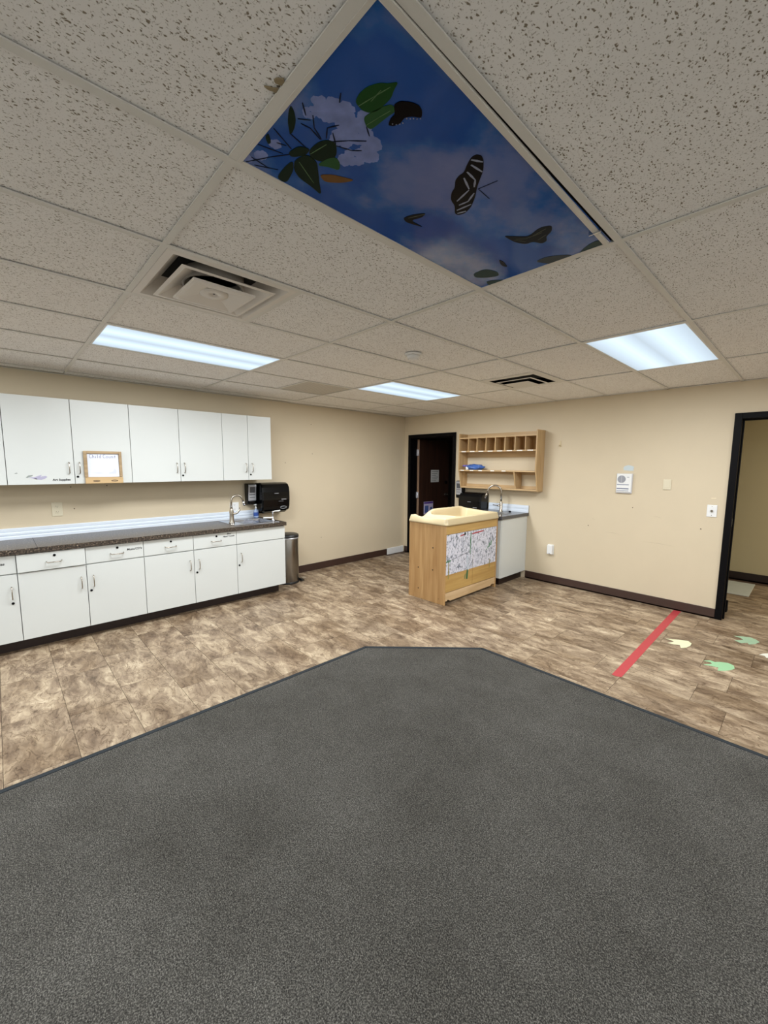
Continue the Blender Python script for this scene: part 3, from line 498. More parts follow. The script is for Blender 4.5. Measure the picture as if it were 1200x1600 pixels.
# ---- return air panel
cx,cy=GX-SX*4.5,GY+SY*1.75
t=thing('return_grille','flat grey perforated return air panel in the ceiling, above the wall cabinets\' far end','air vent',(cx,cy,HC))
part('perforated_plate',MB().box(cx-.285,cy-.285,HC+.004,cx+.285,cy+.285,HC+.006),mat('return_plate',(206,200,188),.6),t)
mb=MB()
for k in range(19): mb.box(cx-.275,cy-.27+.03*k-.0035,HC+.0025,cx+.275,cy-.27+.03*k+.0035,HC+.004)
part('louvre',mb,mat('return_louvre',(190,182,168),.6),t,kind='stuff')
# ---- smoke detector
t=thing('smoke_detector','round cream smoke detector on the ceiling in front of the farthest light','smoke detector',(-2.19,2.37,HC))
part('base_ring',MB().lathe((-2.19,2.37,HC+.003),[(.062,0),(.066,-.006),(.062,-.014)],32),WHITE_B,t)
part('sensor_head',MB().lathe((-2.19,2.37,HC-.011),[(.05,0),(.047,-.014),(.036,-.026),(.02,-.030),(.0,-.030)],32),WHITE_B,t)
part('sensor_slot',MB().lathe((-2.19,2.37,HC-.030),[(.040,.0),(.037,.004),(.034,-.0065),(.038,-.0065)],24),DARK,t)

# ---------------------------------------------------------------- left wall: base cabinets
XB=-4.426   # door front plane
ZT0,ZT1,ZT2,ZT3=.11,.674,.682,.832
hv=MB().tube([(0,0,-.052),(.018,0,-.050),(.028,0,-.040),(.031,0,0),(.028,0,.040),(.018,0,.050),(0,0,.052)],.0042,8).mesh('handle'); hv.materials.append(NICKEL)
hh=MB().tube([(0,-.052,0),(.018,-.050,-.003),(.028,-.044,-.006),(.030,0,-.006),(.028,.044,-.006),(.018,.050,-.003),(0,.052,0)],.0042,8).mesh('handle'); hh.materials.append(NICKEL)
lk=MB().cyl((0,0,0),.010,.004,axis=0,n=16).mesh('lock'); lk.materials.append(BLACK)
INK=mat('black_ink',(26,26,30),.5)
def hollow(x0,y0,z0,x1,y1,z1,axis,open_top=True):
    w_=.018; mb=MB()
    mb.box(x0,y0,z0,x1,y0+w_,z1).box(x0,y1-w_,z0,x1,y1,z1).box(x0,y0+w_,z0,x1,y1-w_,z0+w_)      # sides, bottom
    if axis==0: mb.box(x0,y0+w_,z0+w_,x0+.006,y1-w_,z1).box(x1-w_,y0+w_,z1-.05,x1,y1-w_,z1).box(x1-w_,y0+w_,.664,x1,y1-w_,.69) # back, front rails
    return mb
def base_cab(label,y0,y1,fronts):
    t=thing('base_cabinet',label,'cabinet',(-4.75,(y0+y1)/2,0),'white base cabinets along the left wall')
    part('carcass',hollow(-5.02,y0+.001,.105,XB-.022,y1-.001,.836,0),WHITE,t)
    part('toe_kick',MB().box(-5.0,y0,0,-4.535,y1-(.04 if y1>2.5 else 0),.104),TOEK,t)
    for d in fronts:
        a,b=d['y']; g=.0024
        dr=part('drawer' if d.get('drawer') else 'false_front',MB().box(XB-.02,a+g,ZT2+.002,XB+d.get('out',0),b-g,ZT3),WHITE,t,bev=.0012)
        if d.get('drawer'):
            c=d.get('hc',(a+b)/2+.01); shared('handle',hh,NICKEL,dr,(XB+d.get('out',0),c,.752)); shared('lock',lk,BLACK,dr,(XB+d.get('out',0),c+.005,.800))
        for (s,sz,yy,zz,bd) in d.get('text',[]): lettering(s,sz,INK,dr,(XB+.0004,yy,zz),RX,shear=.15,bold=bd)
        do=part('door',MB().box(XB-.02,a+g,ZT0,XB,b-g,ZT1),WHITE,t,bev=.0012)
        hy=a+.047 if d['side']=='L' else b-.042
        shared('handle',hv,NICKEL,do,(XB,hy,.522))
        if d.get('lock',d['side']=='L'): shared('lock',lk,BLACK,do,(XB,hy-.022 if d['side']=='L' else hy,.437))
    return t
base_cab('white base cabinet cut off by the left edge of the photo, labelled Supplies',-.39,.07,[dict(y=(-.39,.07),drawer=1,side='R',lock=True,text=[('Supplies',.030,-.098,.760,.0006)])])
base_cab('white two-door base cabinet with a slightly open drawer and Music label, left of the run',.07,.99,[dict(y=(.07,.53),drawer=1,side='R',out=.012),dict(y=(.53,.99),drawer=1,side='L',text=[("Music/CD's",.027,.850,.762,.0006)])])
base_cab('white two-door base cabinet with Hand Towels label, beside the sink cabinet',.99,1.915,[dict(y=(.99,1.452),drawer=1,side='R'),dict(y=(1.452,1.915),drawer=1,side='L',hc=1.688,text=[('Bibs/',.024,1.808,.806,.0005),('Hand Towels',.024,1.762,.778,.0005)])])
base_cab('white sink base cabinet at the far end, one wide door, beside the steel trash can',1.915,2.525,[dict(y=(1.915,2.525),side='L')])
# worktop with cut-out for the sink
t=thing('countertop','long dark speckled laminate countertop along the left wall','countertop',(-4.7,1,.84))
XC=-4.401; HB0,HB1,HX0,HX1=2.035,2.455,-4.90,-4.545
mb=MB().prism([(wx(-.6)+.003,-.6),(XC,-.6),(XC,HB0),(wx(HB0)+.003,HB0)],.84,.882)
mb.box(HX1,HB0,.84,XC,HB1,.882).prism([(wx(HB0)+.003,HB0),(HX0,HB0),(HX0,HB1),(wx(HB1)+.003,HB1)],.84,.882).prism([(wx(HB1)+.003,HB1),(XC,HB1),(XC,2.535),(wx(2.535)+.003,2.535)],.84,.882)
part('worktop',mb,GRAN,t)
mb=MB()
pr=[(0,0),(.030,0),(.030,.022),(.018,.030),(.024,.040),(.024,.054),(.010,.064),(.014,.074),(.014,.094),(.010,.1),(0,.1)]
def sweep(mb,pr,a,b):
    n=len(pr); vs=[(wx(a)+.002+p[0],a,.882+p[1]) for p in pr]+[(wx(b)+.002+p[0],b,.882+p[1]) for p in pr]
    mb.add(vs,[(i,n+i,n+(i+1)%n,(i+1)%n) for i in range(n)]+[tuple(range(n)),tuple(range(n,2*n))[::-1]])
sweep(mb,pr,-.6,2.46); part('backsplash',mb,SPLASH,t,label='white ribbed backsplash strip')
part('seam',MB().box(wx(.28)+.02,.208,.8815,XC,.2105,.8824),DARK,t)
# sink
t=thing('sink','stainless double sink set in the countertop below the soap dispenser','sink',(-4.72,2.245,.88))
ST=mat('sink_steel',(178,180,186),.22,metal=1)
mb=MB(); z1=.8875
for q in ((-4.955,1.93,-4.90,2.495),(-4.545,1.93,-4.50,2.495),(-4.90,1.93,-4.545,2.055),(-4.90,2.265,-4.545,2.285),(-4.90,2.44,-4.545,2.495)): mb.box(q[0],q[1],.8823,q[2],q[3],z1)
part('rim',mb,ST,t,bev=.002)
def bowl(y0,y1,dep):
    mb=MB(); x0,x1=-4.90,-4.545; q=[(x0,y0),(x1,y0),(x1,y1),(x0,y1)]; i_=.02; p=[(x0+i_,y0+i_),(x1-i_,y0+i_),(x1-i_,y1-i_),(x0+i_,y1-i_)]
    vs=[(a,b,z1) for a,b in q]+[(a,b,z1-dep) for a,b in p]
    mb.add(vs,[(0,1,5,4),(1,2,6,5),(2,3,7,6),(3,0,4,7),(4,5,6,7)]); mb.lathe(((x0+x1)/2,(y0+y1)/2,z1-dep+.001),[(.04,0),(.036,.003),(.03,.001),(.0,.001)],20); return mb
part('bowl',bowl(2.055,2.265,.15),ST,t); part('bowl',bowl(2.285,2.44,.10),ST,t)
# gooseneck taps
def gooseneck(name,label,base,dirv,H,reach,drop,style):
    t=thing(name,label,'tap',base); x,y,z=base; d=Vector((dirv[0],dirv[1],0)).normalized(); B=Vector(base)
    if style==0: part('body',MB().lathe(base,[(.034,0),(.033,.006),(.027,.02),(.024,.10),(.026,.13),(.019,.16),(.014,.18)],20),NICKEL,t)
    else: part('body',MB().lathe(base,[(.030,0),(.030,.004),(.022,.012),(.021,.12),(.016,.135),(.013,.14)],20),NICKEL,t)
    r=reach/2; path=[B+Vector((0,0,.15)),B+Vector((0,0,H-r))]
    for k in range(1,13): a=PI*k/12*.94; path.append(B+d*(r-r*math.cos(a))+Vector((0,0,H-r+r*math.sin(a))))
    e=path[-1]; tt=(path[-1]-path[-2]).normalized(); path.append(e+tt*(drop*.35))
    part('spout',MB().tube(path,.0115 if style==0 else .0125,12),NICKEL,t)
    h0=path[-1]; part('spray_head',MB().tube([h0,h0+tt*drop*.4,h0+tt*drop],[.0125,.016,.014 if style==0 else .015],12),NICKEL if style else CHROME,t)
    return t,B,d
t,B,d=gooseneck('gooseneck_tap','brushed nickel gooseneck tap on the left-hand counter beside the sink bowls',(-4.70,1.985,.8875),(.12,1),.325,.135,.055,0)
part('lever',MB().tube([B+Vector((.012,.012,.105)),B+Vector((.02,.055,.115)),B+Vector((.024,.088,.15)),B+Vector((.024,.09,.178))],[.013,.012,.010,.007],10),NICKEL,t)
# drinking bubbler on the sink
t=thing('drinking_bubbler','small chrome drinking bubbler at the right end of the left-hand sink','tap',(-4.60,2.465,.8875))
part('stem',MB().lathe((-4.60,2.465,.8875),[(.022,0),(.02,.008),(.010,.02),(.009,.09),(.015,.1),(.016,.112),(.008,.118)],18),CHROME,t)
part('mouthpiece',MB().tube([(-4.60,2.465,.995),(-4.61,2.50,1.0),(-4.61,2.545,.998),(-4.61,2.57,1.004)],[.007,.007,.009,.006],10),WHITE_B,t)
part('side_arm',MB().tube([(-4.60,2.46,.925),(-4.61,2.42,.922),(-4.63,2.35,.924)],[.008,.009,.011],10),WHITE_B,t)
# soap bottle
t=thing('soap_bottle','small clear pump bottle with blue soap label behind the left-hand sink','bottle',(-4.975,2.425,.8875))
c=(-4.975,2.425,.8875)
part('bottle_body',MB().lathe(c,[(.0,0),(.03,.0),(.034,.01),(.034,.07),(.03,.095),(.014,.112),(.012,.12)],20,.7,1),mat('clear_blue',(170,190,225),.1,trans=.3),t)
part('label_band',MB().lathe((c[0],c[1],c[2]+.025),[(.0348,0),(.0352,.002),(.0352,.045),(.0348,.047)],20,.7,1),mat('label_blue',(46,78,150),.4),t)
part('pump',MB().lathe((c[0],c[1],c[2]+.12),[(.013,0),(.013,.015),(.005,.018),(.005,.045),(.011,.046),(.011,.056),(.0,.056)],14).tube([(c[0],c[1],c[2]+.17),(c[0]+.01,c[1]-.03,c[2]+.168)],.005),WHITE_B,t)

# ---------------------------------------------------------------- left wall: wall cabinets
XU=-4.7256; ZU0,ZU1=1.389,2.153
RES=[([(.118,1.488),(.135,1.495),(.142,1.490),(.13,1.483)],'g'),([(.19,1.452),(.21,1.470),(.24,1.474),(.235,1.463),(.215,1.455),(.2,1.447)],'g'),([(.21,1.452),(.25,1.455),(.30,1.475),(.29,1.458),(.325,1.464),(.338,1.455),(.32,1.440),(.295,1.430),(.27,1.432),(.245,1.441)],'p'),([(.225,1.443),(.25,1.438),(.268,1.433),(.26,1.444)],'w')]
def wall_cab(label,y0,y1,doors):
    t=thing('upper_cabinet',label,'cabinet',(-4.88,(y0+y1)/2,ZU0),'white wall cabinets on the left wall')
    part('carcass',MB().box(-5.02,y0+.001,ZU0+.002,XU-.021,y1-.001,ZU1),WHITE,t)
    for (a,b,side) in doors:
        g=.0024; do=part('door',MB().box(XU-.02,a+g,ZU0,XU,b-g,ZU1),WHITE,t,bev=.0012)
        hy=a+.040 if side=='L' else b-.038
        if b-a<.35: hy=a+.043 if side=='L' else b-.035
        shared('handle',hv,NICKEL,do,(XU,hy,1.535))
        if side=='L': shared('lock',lk,BLACK,do,(XU,hy-.018,1.453))
        if abs(a-.07)<.01:
            lettering('Art Supplies',.026,INK,do,(XU+.0004,.372,1.420),RX,bold=.0008)
            for pts,k in RES: part('sticker_residue',MB().prism(pts,XU,XU+.0012,axis=0),{'g':mat('residue_grey',(150,156,152),.7),'p':mat('residue_lilac',(176,172,196),.7),'w':mat('residue_white',(214,214,228),.7)}[k],do)
    return t
wall_cab('white wall cabinet cut off by the left edge of the photo',-.39,.07,[(-.39,.07,'L')])
wall_cab('white two-door wall cabinet labelled Art Supplies with torn sticker marks and the Child Count board',.07,.998,[(.07,.535,'R'),(.535,.998,'L')])
wall_cab('white two-door wall cabinet in the middle of the upper run, above the tap',.998,1.92,[(.998,1.456,'R'),(1.456,1.92,'L')])
wall_cab('narrow white two-door wall cabinet at the far end, above the black dispensers',1.92,2.53,[(1.92,2.226,'R'),(2.226,2.53,'L')])
# framed board
t=thing('message_board','small wood-framed whiteboard reading Child Count on a wall cabinet door','board',(-4.71,.76,1.385))
x0=XU+.001; FR=m_wood('pine_frame',(150,126,94),(184,158,122),axis=1)
part('backing',MB().box(x0,.612,1.392,x0+.006,.905,1.688),FR,t)
mb=MB().box(x0+.006,.607,1.45,x0+.022,.634,1.693).box(x0+.006,.889,1.45,x0+.022,.912,1.693).box(x0+.006,.634,1.669,x0+.022,.889,1.693); part('wooden_frame',mb,FR,t,bev=.002)
part('lower_rail',MB().box(x0+.006,.61,1.388,x0+.03,.912,1.446),m_wood('pine_rail',(186,154,108),(208,178,134),axis=1),t,bev=.002)
part('white_sheet',MB().box(x0+.006,.636,1.450,x0+.009,.886,1.667),mat('whiteboard',(226,230,240),.25),t)
def oval(cy,cz,a,b,n=20): return [(cy+a*math.cos(2*PI*k/n),cz+b*math.sin(2*PI*k/n)) for k in range(n)]
for yy in (.695,.84):
    part('slot_hole',MB().prism(oval(yy,1.412,.028,.0085),x0+.0302,x0+.0308,axis=0),mat('slot_brown',(70,48,30),.7),t)
    part('slot_insert',MB().prism(oval(yy,1.412,.021,.004),x0+.0308,x0+.0312,axis=0),FR,t)
MARK=mat('purple_marker',(92,84,140),.5)
GL={'C':[[(.9,.85),(.6,1),(.25,.9),(.05,.5),(.2,.1),(.6,0),(.95,.15)]],'h':[[(.15,1),(.15,0)],[(.15,.45),(.45,.62),(.7,.5),(.72,0)]],'i':[[(.4,.55),(.4,0)],[(.4,.75),(.4,.8)]],'l':[[(.4,1.05),(.4,0)]],
 'd':[[(.75,1.1),(.75,0)],[(.75,.45),(.4,.6),(.1,.3),(.35,.02),(.75,.15)]],'o':[[(.45,.6),(.1,.4),(.15,.05),(.5,0),(.8,.25),(.7,.55),(.45,.6)]],'u':[[(.1,.6),(.12,.12),(.4,0),(.7,.15),(.72,.6),(.75,0)]],'n':[[(.12,.6),(.12,0)],[(.12,.4),(.42,.6),(.68,.5),(.72,0)]],'t':[[(.4,.95),(.38,0)],[(.05,.55),(.8,.6)]]}
yy=.652; mb=MB(); cw=.019; ch=.03
for ch_ in 'Child Count':
    if ch_==' ': yy+=.010; continue
    wd=cw*(1.15 if ch_=='C' else (.62 if ch_ in 'il' else .98)); hh_=ch*(1.1 if ch_=='C' else 1.)
    for st in GL[ch_]: mb.tube([(x0+.0092,yy+p[0]*wd,1.628+p[1]*hh_) for p in st],.0014,6)
    yy+=wd+.003
part('handwriting',mb,MARK,t)
part('eraser_smudge',MB().prism([(.80,1.475),(.86,1.478),(.865,1.505),(.85,1.53),(.835,1.50),(.80,1.49)],x0+.0090,x0+.0093,axis=0).prism([(.66,1.488),(.72,1.48),(.78,1.486),(.72,1.492)],x0+.0090,x0+.0093,axis=0),mat('smudge',(206,210,224),.4),t)

# ---------------------------------------------------------------- dispensers (built facing -y at the origin, then turned)
def rounded(mbpts): return mbpts
def turn(t,loc,rz): t.location=loc; t.rotation_euler=(0,0,rz)
def towel(label,loc,rz):
    t=thing('towel_dispenser',label,'dispenser',(0,0,0),'black paper towel dispensers')
    pr=[(0,0),(0,.372),(-.13,.372),(-.18,.355),(-.208,.315),(-.22,.25),(-.222,.15),(-.212,.06),(-.195,.015),(-.16,0)]
    part('cover',MB().prism([(p[0],p[1]) for p in pr],-.20,.20,axis=0),BLKP,t,bev=.018,seg=4)
    part('backplate',MB().box(-.195,-.03,-.035,.16,-.001,.0),BLKP,t,bev=.004)
    part('chute_lip',MB().prism([(-.19,0),(-.175,.0),(-.12,-.03),(-.04,-.03),(-.02,0)],-.15,.17,axis=0),BLKP,t)
    m=MB().tube([(.10+.045*math.cos(2*PI*k/20),-.2155-.002*math.sin(2*PI*k/20),.045+.016*math.sin(2*PI*k/20)) for k in range(21)],.003,6); part('key_ring_mark',m,SILV,t)
    part('brand_mark',MB().box(.0+.07,-.2235,.150,.0+.14,-.2220,.158),SILV,t); part('brand_mark',MB().box(-.03,-.2222,.232,.03,-.2205,.238),GREYP,t)
    part('small_print',MB().box(.03,-.2215,.128,.10,-.2200,.131),GREYP,t)
    turn(t,loc,rz); return t
def soap(label,loc,rz):
    t=thing('soap_dispenser',label,'dispenser',(0,0,0),'wall-mounted soap dispensers')
    pr=[(0,0),(0,.275),(-.06,.275),(-.095,.262),(-.10,.245),(-.088,.13),(-.086,.05),(-.07,.012),(-.04,0)]
    part('housing',MB().prism(pr,-.062,.062,axis=0),BLKP,t,bev=.008,seg=3)
    fr=[(-.098,.262),(-.104,.245),(-.092,.13),(-.090,.056),(-.086,.056),(-.086,.13),(-.097,.245),(-.092,.262)]
    part('front_panel',MB().prism(fr,-.052,.052,axis=0),SILV,t,bev=.001)
    def fy(z): return -.104+(.245-z)/.115*.012 if z>.13 else -.0915
    for z0,z1,a,b,c in ((.158,.232,-.034,.034,'d'),(.128,.138,-.038,.038,'d'),(.093,.101,-.034,.034,'d')):
        part('window' if z1-z0>.05 else 'printed_bar',MB().add([(a,fy(z0)-.0008,z0),(b,fy(z0)-.0008,z0),(b,fy(z1)-.0008,z1),(a,fy(z1)-.0008,z1),(a,fy(z0)+.003,z0),(b,fy(z0)+.003,z0),(b,fy(z1)+.003,z1),(a,fy(z1)+.003,z1)],[(0,1,2,3),(7,6,5,4),(0,4,5,1),(1,5,6,2),(2,6,7,3),(3,7,4,0)]),mat('window_grey',(74,76,82),.2),t)
    part('push_bar',MB().prism([(-.086,.004),(-.096,.012),(-.098,.050),(-.084,.052)],-.046,.046,axis=0),BLKP,t,bev=.003)
    turn(t,loc,rz); return t
towel('large glossy black paper towel dispenser on the left wall above the steel trash can',(wx(2.66)+.002,2.662,.965),PI/2)
soap('black soap dispenser with silver front on the left wall, beside the towel dispenser',(wx(2.42)+.002,2.385,1.055),PI/2)
towel('black paper towel dispenser low on the back wall, partly hidden by the changing table',(-3.575,YB-.002,.80),0)
soap('silver-fronted soap dispenser on the back wall beside the dark doorway',(-3.865,YB-.002,1.065),0)

# ---------------------------------------------------------------- step trash can
t=thing('trash_can','tall stainless steel step trash can with black lid beside the base cabinets','trash can',(-4.80,2.77,0))
c=(-4.80,2.765,0)
part('body',MB().lathe(c,[(.147,.025),(.15,.03),(.15,.60),(.148,.605)],40),STEEL,t)
part('base_ring',MB().lathe(c,[(.150,0),(.152,.004),(.152,.026),(.148,.028)],40),LIDB,t)
part('collar',MB().lathe(c,[(.153,.60),(.156,.604),(.156,.618),(.15,.62)],40),mat('collar_grey',(190,190,192),.3,metal=.6),t)
part('lid',MB().lathe(c,[(.154,.618),(.157,.625),(.155,.648),(.14,.660),(.09,.668),(.0,.671)],40),LIDB,t)
part('pedal',MB().box(-4.745,2.905,.012,-4.68,2.955,.022).box(-4.755,2.90,.01,-4.67,2.915,.045),LIDB,t,bev=.004)
part('pedal_plate',MB().prism([(-4.75,2.93),(-4.66,2.93),(-4.66,2.985),(-4.75,2.985)],.040,.047),CHROME,t)

# ---------------------------------------------------------------- plates on walls
def duplex(label,cx,cy,cz,w_,h_,face,m,kind):
    t=thing('outlet_plate' if kind=='outlet' else 'switch_plate',label,'outlet' if kind=='outlet' else 'switch plate',(0,0,0))
    part('plate',MB().box(-w_/2,-.006,-h_/2,w_/2,0,h_/2),m,t,bev=.003)
    if kind=='outlet':
        for s in (-1,1):
            r_=part('receptacle',MB().box(-.017,-.0085,s*.027-.014,.017,-.006,s*.027+.014),m,t,bev=.004)
            part('slots',MB().box(-.008,-.0090,s*.027-.002,-.006,-.0085,s*.027+.007).box(.006,-.0090,s*.027-.002,.008,-.0085,s*.027+.007).cyl((0,-.0085,s*.027-.008),.0025,-.0005,axis=1,n=8),DARK,r_)
    elif kind=='key':
        part('key_switch',MB().cyl((0,-.006,0),.012,-.012,axis=1,n=18),NICKEL,t); part('keyway',MB().box(-.002,-.0185,-.008,.002,-.018,.008),DARK,t)
        for s in(-1,1): part('screw',MB().cyl((0,-.006,s*h_*.36),.0035,-.001,axis=1,n=10),NICKEL,t)
    elif kind=='blank':
        part('inset',MB().box(-w_/2+.012,-.008,-h_/2+.022,w_/2-.012,-.006,h_/2-.012),m,t,bev=.002)
        part('bottom_rib',MB().box(-w_/2+.003,-.0078,-h_/2+.006,w_/2-.003,-.006,-h_/2+.012),m,t)
    elif kind=='deep':
        part('cover_box',MB().box(-w_/2+.004,-.04,-h_/2+.006,w_/2-.008,-.006,h_/2-.006),m,t,bev=.005)
        part('latch',MB().box(-.008,-.043,-h_/2+.012,.008,-.04,-h_/2+.020),GREYP,t)
    t.location=(cx,cy,cz); t.rotation_euler=(0,0,PI/2 if face=='x' else 0); return t
duplex('cream duplex outlet on the left wall below the Art Supplies cabinet',wx(.41)+.001,.411,1.134,.084,.134,'x',ALMOND,'outlet')
duplex('white duplex outlet on the left wall just behind the gooseneck tap',wx(2.18)+.001,2.18,1.035,.115,.118,'x',WHITE_B,'outlet')
duplex('beige blank switch plate on the back wall, right of the white speaker unit',-1.132,YB-.001,1.384,.076,.114,'y',ALMOND,'blank')
duplex('white key-switch plate on the back wall beside the right-hand door frame',-.722,YB-.001,1.128,.084,.126,'y',WHITE_B,'key')
duplex('white boxed outlet cover low on the back wall beside the sink cabinet',-2.39,YB-.001,.462,.082,.134,'y',WHITE_B,'deep')
# speaker unit
t=thing('speaker_unit','small white wall unit with round grey speaker grille and striped front on the back wall','speaker unit',(-1.553,YB,1.27))
y=YB-.001
part('back_box',MB().box(-1.638,y-.022,1.268,-1.470,y,1.497),mat('unit_side',(206,206,208),.5),t,bev=.004)
part('front_face',MB().box(-1.632,y-.032,1.283,-1.477,y-.022,1.493),WHITE_B,t,bev=.003)
part('speaker_grille',MB().cyl((-1.580,y-.032,1.432),.043,-.003,axis=1,n=28),GREYP,t)
part('grille_bar',MB().box(-1.5815,y-.0362,1.392,-1.5785,y-.035,1.472),mat('unit_side',(206,206,208),.5),t)
for z,hh_ in ((1.368,.009),(1.322,.013),(1.298,.006)): part('stripe',MB().box(-1.626,y-.0335,z-hh_/2,-1.500,y-.032,z+hh_/2),mat('stripe_slate',(112,118,140),.5),t)
part('badge',MB().box(-1.525,y-.0328,1.452,-1.500,y-.032,1.460),GREYP,t)
PATCH=mat('bare_patch',(196,206,208),.8)
part('paint_patch',MB().prism([(-1.585,1.535),(-1.57,1.545),(-1.582,1.562),(-1.565,1.585),(-1.53,1.596),(-1.49,1.588),(-1.466,1.572),(-1.475,1.552),(-1.468,1.534),(-1.50,1.530),(-1.54,1.533)],YB-.0012,YB+.001,axis=1),PATCH,wall_back)
part('paint_chip',MB().prism([(-.74,1.262),(-.70,1.266),(-.695,1.258),(-.735,1.255)],YB-.001,YB+.001,axis=1),mat('chip_light',(236,222,192),.8),wall_back)
t=single('hook',MB().box(-2.350,YB-.006,1.83,-2.330,YB-.0005,1.905).tube([(-2.34,YB-.005,1.845),(-2.34,YB-.025,1.838),(-2.34,YB-.03,1.856)],.005),CREAM,'small cream adhesive hook on the back wall right of the wall shelf','hook',bev=.002)
nl=MB().lathe((0,0,0),[(.0055,0),(.005,.003),(.0,.004)],8).mesh('nail'); nl.materials.append(mat('nail_dark',(92,70,52),.5))
for (yy,zz) in ((3.367,2.151),(3.382,1.733),(3.523,.483),(2.93,1.60),(.53,1.345),(.83,1.35),(.545,1.13)):
    shared('nail',nl,None,wall_left,(wx(yy)+.0005,yy,zz),(0,PI/2,0))
for (xx,zz) in ((-1.452,1.105),(-.80,.93),(-1.93,.84)): shared('nail',nl,None,wall_back,(xx,YB-.0005,zz),(PI/2,0,0))
SC_=mat('scuff',(197,182,155),.7)
for (xx,zz,w_) in ((-1.75,.78,.22),(-1.35,.72,.35),(-1.9,.93,.05),(-1.25,1.02,.10)): part('scuff_mark',MB().prism([(xx,zz),(xx+w_*.5,zz+.004),(xx+w_,zz-.012),(xx+w_*.5,zz-.003)],YB-.0006,YB+.001,axis=1),SC_,wall_back)

# ---------------------------------------------------------------- sink cabinet on the back wall
t=thing('sink_cabinet','white sink cabinet against the back wall, behind the changing table','cabinet',(-3.05,5.0,0))
part('side_panel',MB().box(-2.768,4.71,.105,-2.748,5.372,.886),WHITE,t)
part('carcass',MB().box(-3.36,4.71,.105,-3.342,5.372,.886).box(-3.342,4.71,.105,-2.769,5.372,.123).box(-3.342,5.364,.123,-2.769,5.372,.886),WHITE,t)
part('door',MB().box(-3.355,4.692,.11,-2.752,4.709,.88),WHITE,t,bev=.001)
part('toe_kick',MB().box(-3.34,4.77,0,-2.80,5.36,.104),TOEK,t)
t=thing('sink_countertop','short dark countertop with steel sink on the white cabinet by the back wall','countertop',(-3.05,5.0,.887))
x0,x1,y0,y1=-3.37,-2.728,4.676,5.372; a,b,c,d=-3.27,-2.87,4.80,5.10
mb=MB().box(x0,y0,.887,x1,c,.93).box(x0,d,.887,x1,y1,.93).box(x0,c,.887,a,d,.93).box(b,c,.887,x1,d,.93)
part('worktop',mb,mat('dark_slate_laminate',(74,74,78),.2,noise=.15,nscale=60),t)
part('rear_backsplash',MB().box(x0+.01,y1-.018,.9302,x1,y1,1.03).box(x0+.01,y1-.022,.985,x1,y1-.018,1.01).box(x0+.01,y1-.024,.9302,x1,y1-.018,.96),SPLASH,t)
mb=MB()
for q in ((a-.02,c-.02,b+.02,c),(a-.02,d,b+.02,d+.02),(a-.02,c,a,d),(b,c,b+.02,d)): mb.box(q[0],q[1],.9302,q[2],q[3],.934)
vs=[(a,c,.934),(b,c,.934),(b,d,.934),(a,d,.934)]; vs+=[(x+(.02 if x==a else -.02),yy+(.02 if yy==c else -.02),.80) for x,yy,_ in vs]
mb.add(vs,[(0,1,5,4),(1,2,6,5),(2,3,7,6),(3,0,4,7),(4,5,6,7)]); part('steel_bowl',mb,ST,t)
part('soap_button',MB().lathe((-2.95,5.25,.9302),[(.018,0),(.016,.012),(.008,.016),(0,.017)],16),BLACK,t)
t,B,d_=gooseneck('pull_down_tap','tall brushed nickel pull-down tap at the small sink below the wall shelf',(-3.055,5.185,.9302),(-.85,-.5),.37,.19,.085,1)
part('lever',MB().tube([B+Vector((0,0,.085)),B+Vector((-.04,-.008,.085)),B+Vector((-.055,-.01,.085)),B+Vector((-.12,-.02,.09))],[.014,.014,.006,.005],10),NICKEL,t)

# ---------------------------------------------------------------- changing table
t=thing('changing_table','maple changing table with flowered paper on its doors and cream plastic basin','changing table',(-3.05,4.1,0))
tx0,tx1,ty0,ty1=-3.325,-2.777,3.577,4.655
def sidep(y0,y1): return MB().prism([(tx0,0),(tx1,0),(tx1,.92),(tx0,.92)],y0,y1,axis=1)
part('side_panel',sidep(ty0,ty0+.02),MAPLE,t,bev=.002); part('side_panel',sidep(ty1-.02,ty1),MAPLE,t,bev=.002)
part('back_panel',MB().box(tx0,ty0+.02,.08,tx0+.012,ty1-.02,.90),MAPLE,t)
part('bottom_shelf',MB().box(tx0+.012,ty0+.02,.13,tx1-.025,ty1-.02,.15),MAPLE,t)
part('top_rail',MB().box(tx1-.022,ty0+.02,.81,tx1-.002,ty1-.02,.918),MAPLE_Y,t,bev=.001)
mid=4.125
sk=[(ty0+.02,.135),(ty1-.02,.135),(ty1-.02,.05),(ty1-.06,.05),(ty1-.075,.062),(ty1-.12,.038),(ty0+.12,.032),(ty0+.075,.055),(ty0+.06,.042),(ty0+.02,.040)]
part('skirt',MB().prism(sk,tx1-.026,tx1-.006,axis=0),m_wood('maple_pale',(198,166,122),(220,190,150),axis=1),t)
for a,b in ((ty0+.023,mid-.002),(mid+.002,ty1-.023)):
    do=part('door',MB().box(tx1-.022,a,.142,tx1-.004,b,.806),MAPLE_Y,t,bev=.001)
    pp=part('flowered_paper',MB().box(tx1-.0038,a+.0,.345,tx1-.003,b-.0,.806),ART,do,label='white sheet printed with grey blossom twigs')
GRN=mat('green_tape',(70,128,88),.5); OLV=mat('olive_tape',(150,140,80),.5)
def tapes(pts,m,name='tape_strip',zo=.0008): return part(name,MB().prism(pts,tx1-.003,tx1-.003+zo,axis=0),m,t)
tapes([(3.85,.762),(3.94,.772),(3.95,.788),(3.855,.776)],RED); tapes([(3.925,.77),(3.965,.772),(3.965,.800),(3.935,.802)],mat('dark_magnet',(48,60,58),.4))
tapes([(4.085,.762),(4.30,.772),(4.36,.783),(4.29,.788),(4.085,.776)],RED); tapes([(4.02,.772),(4.10,.770),(4.10,.775),(4.02,.777)],GREYP)
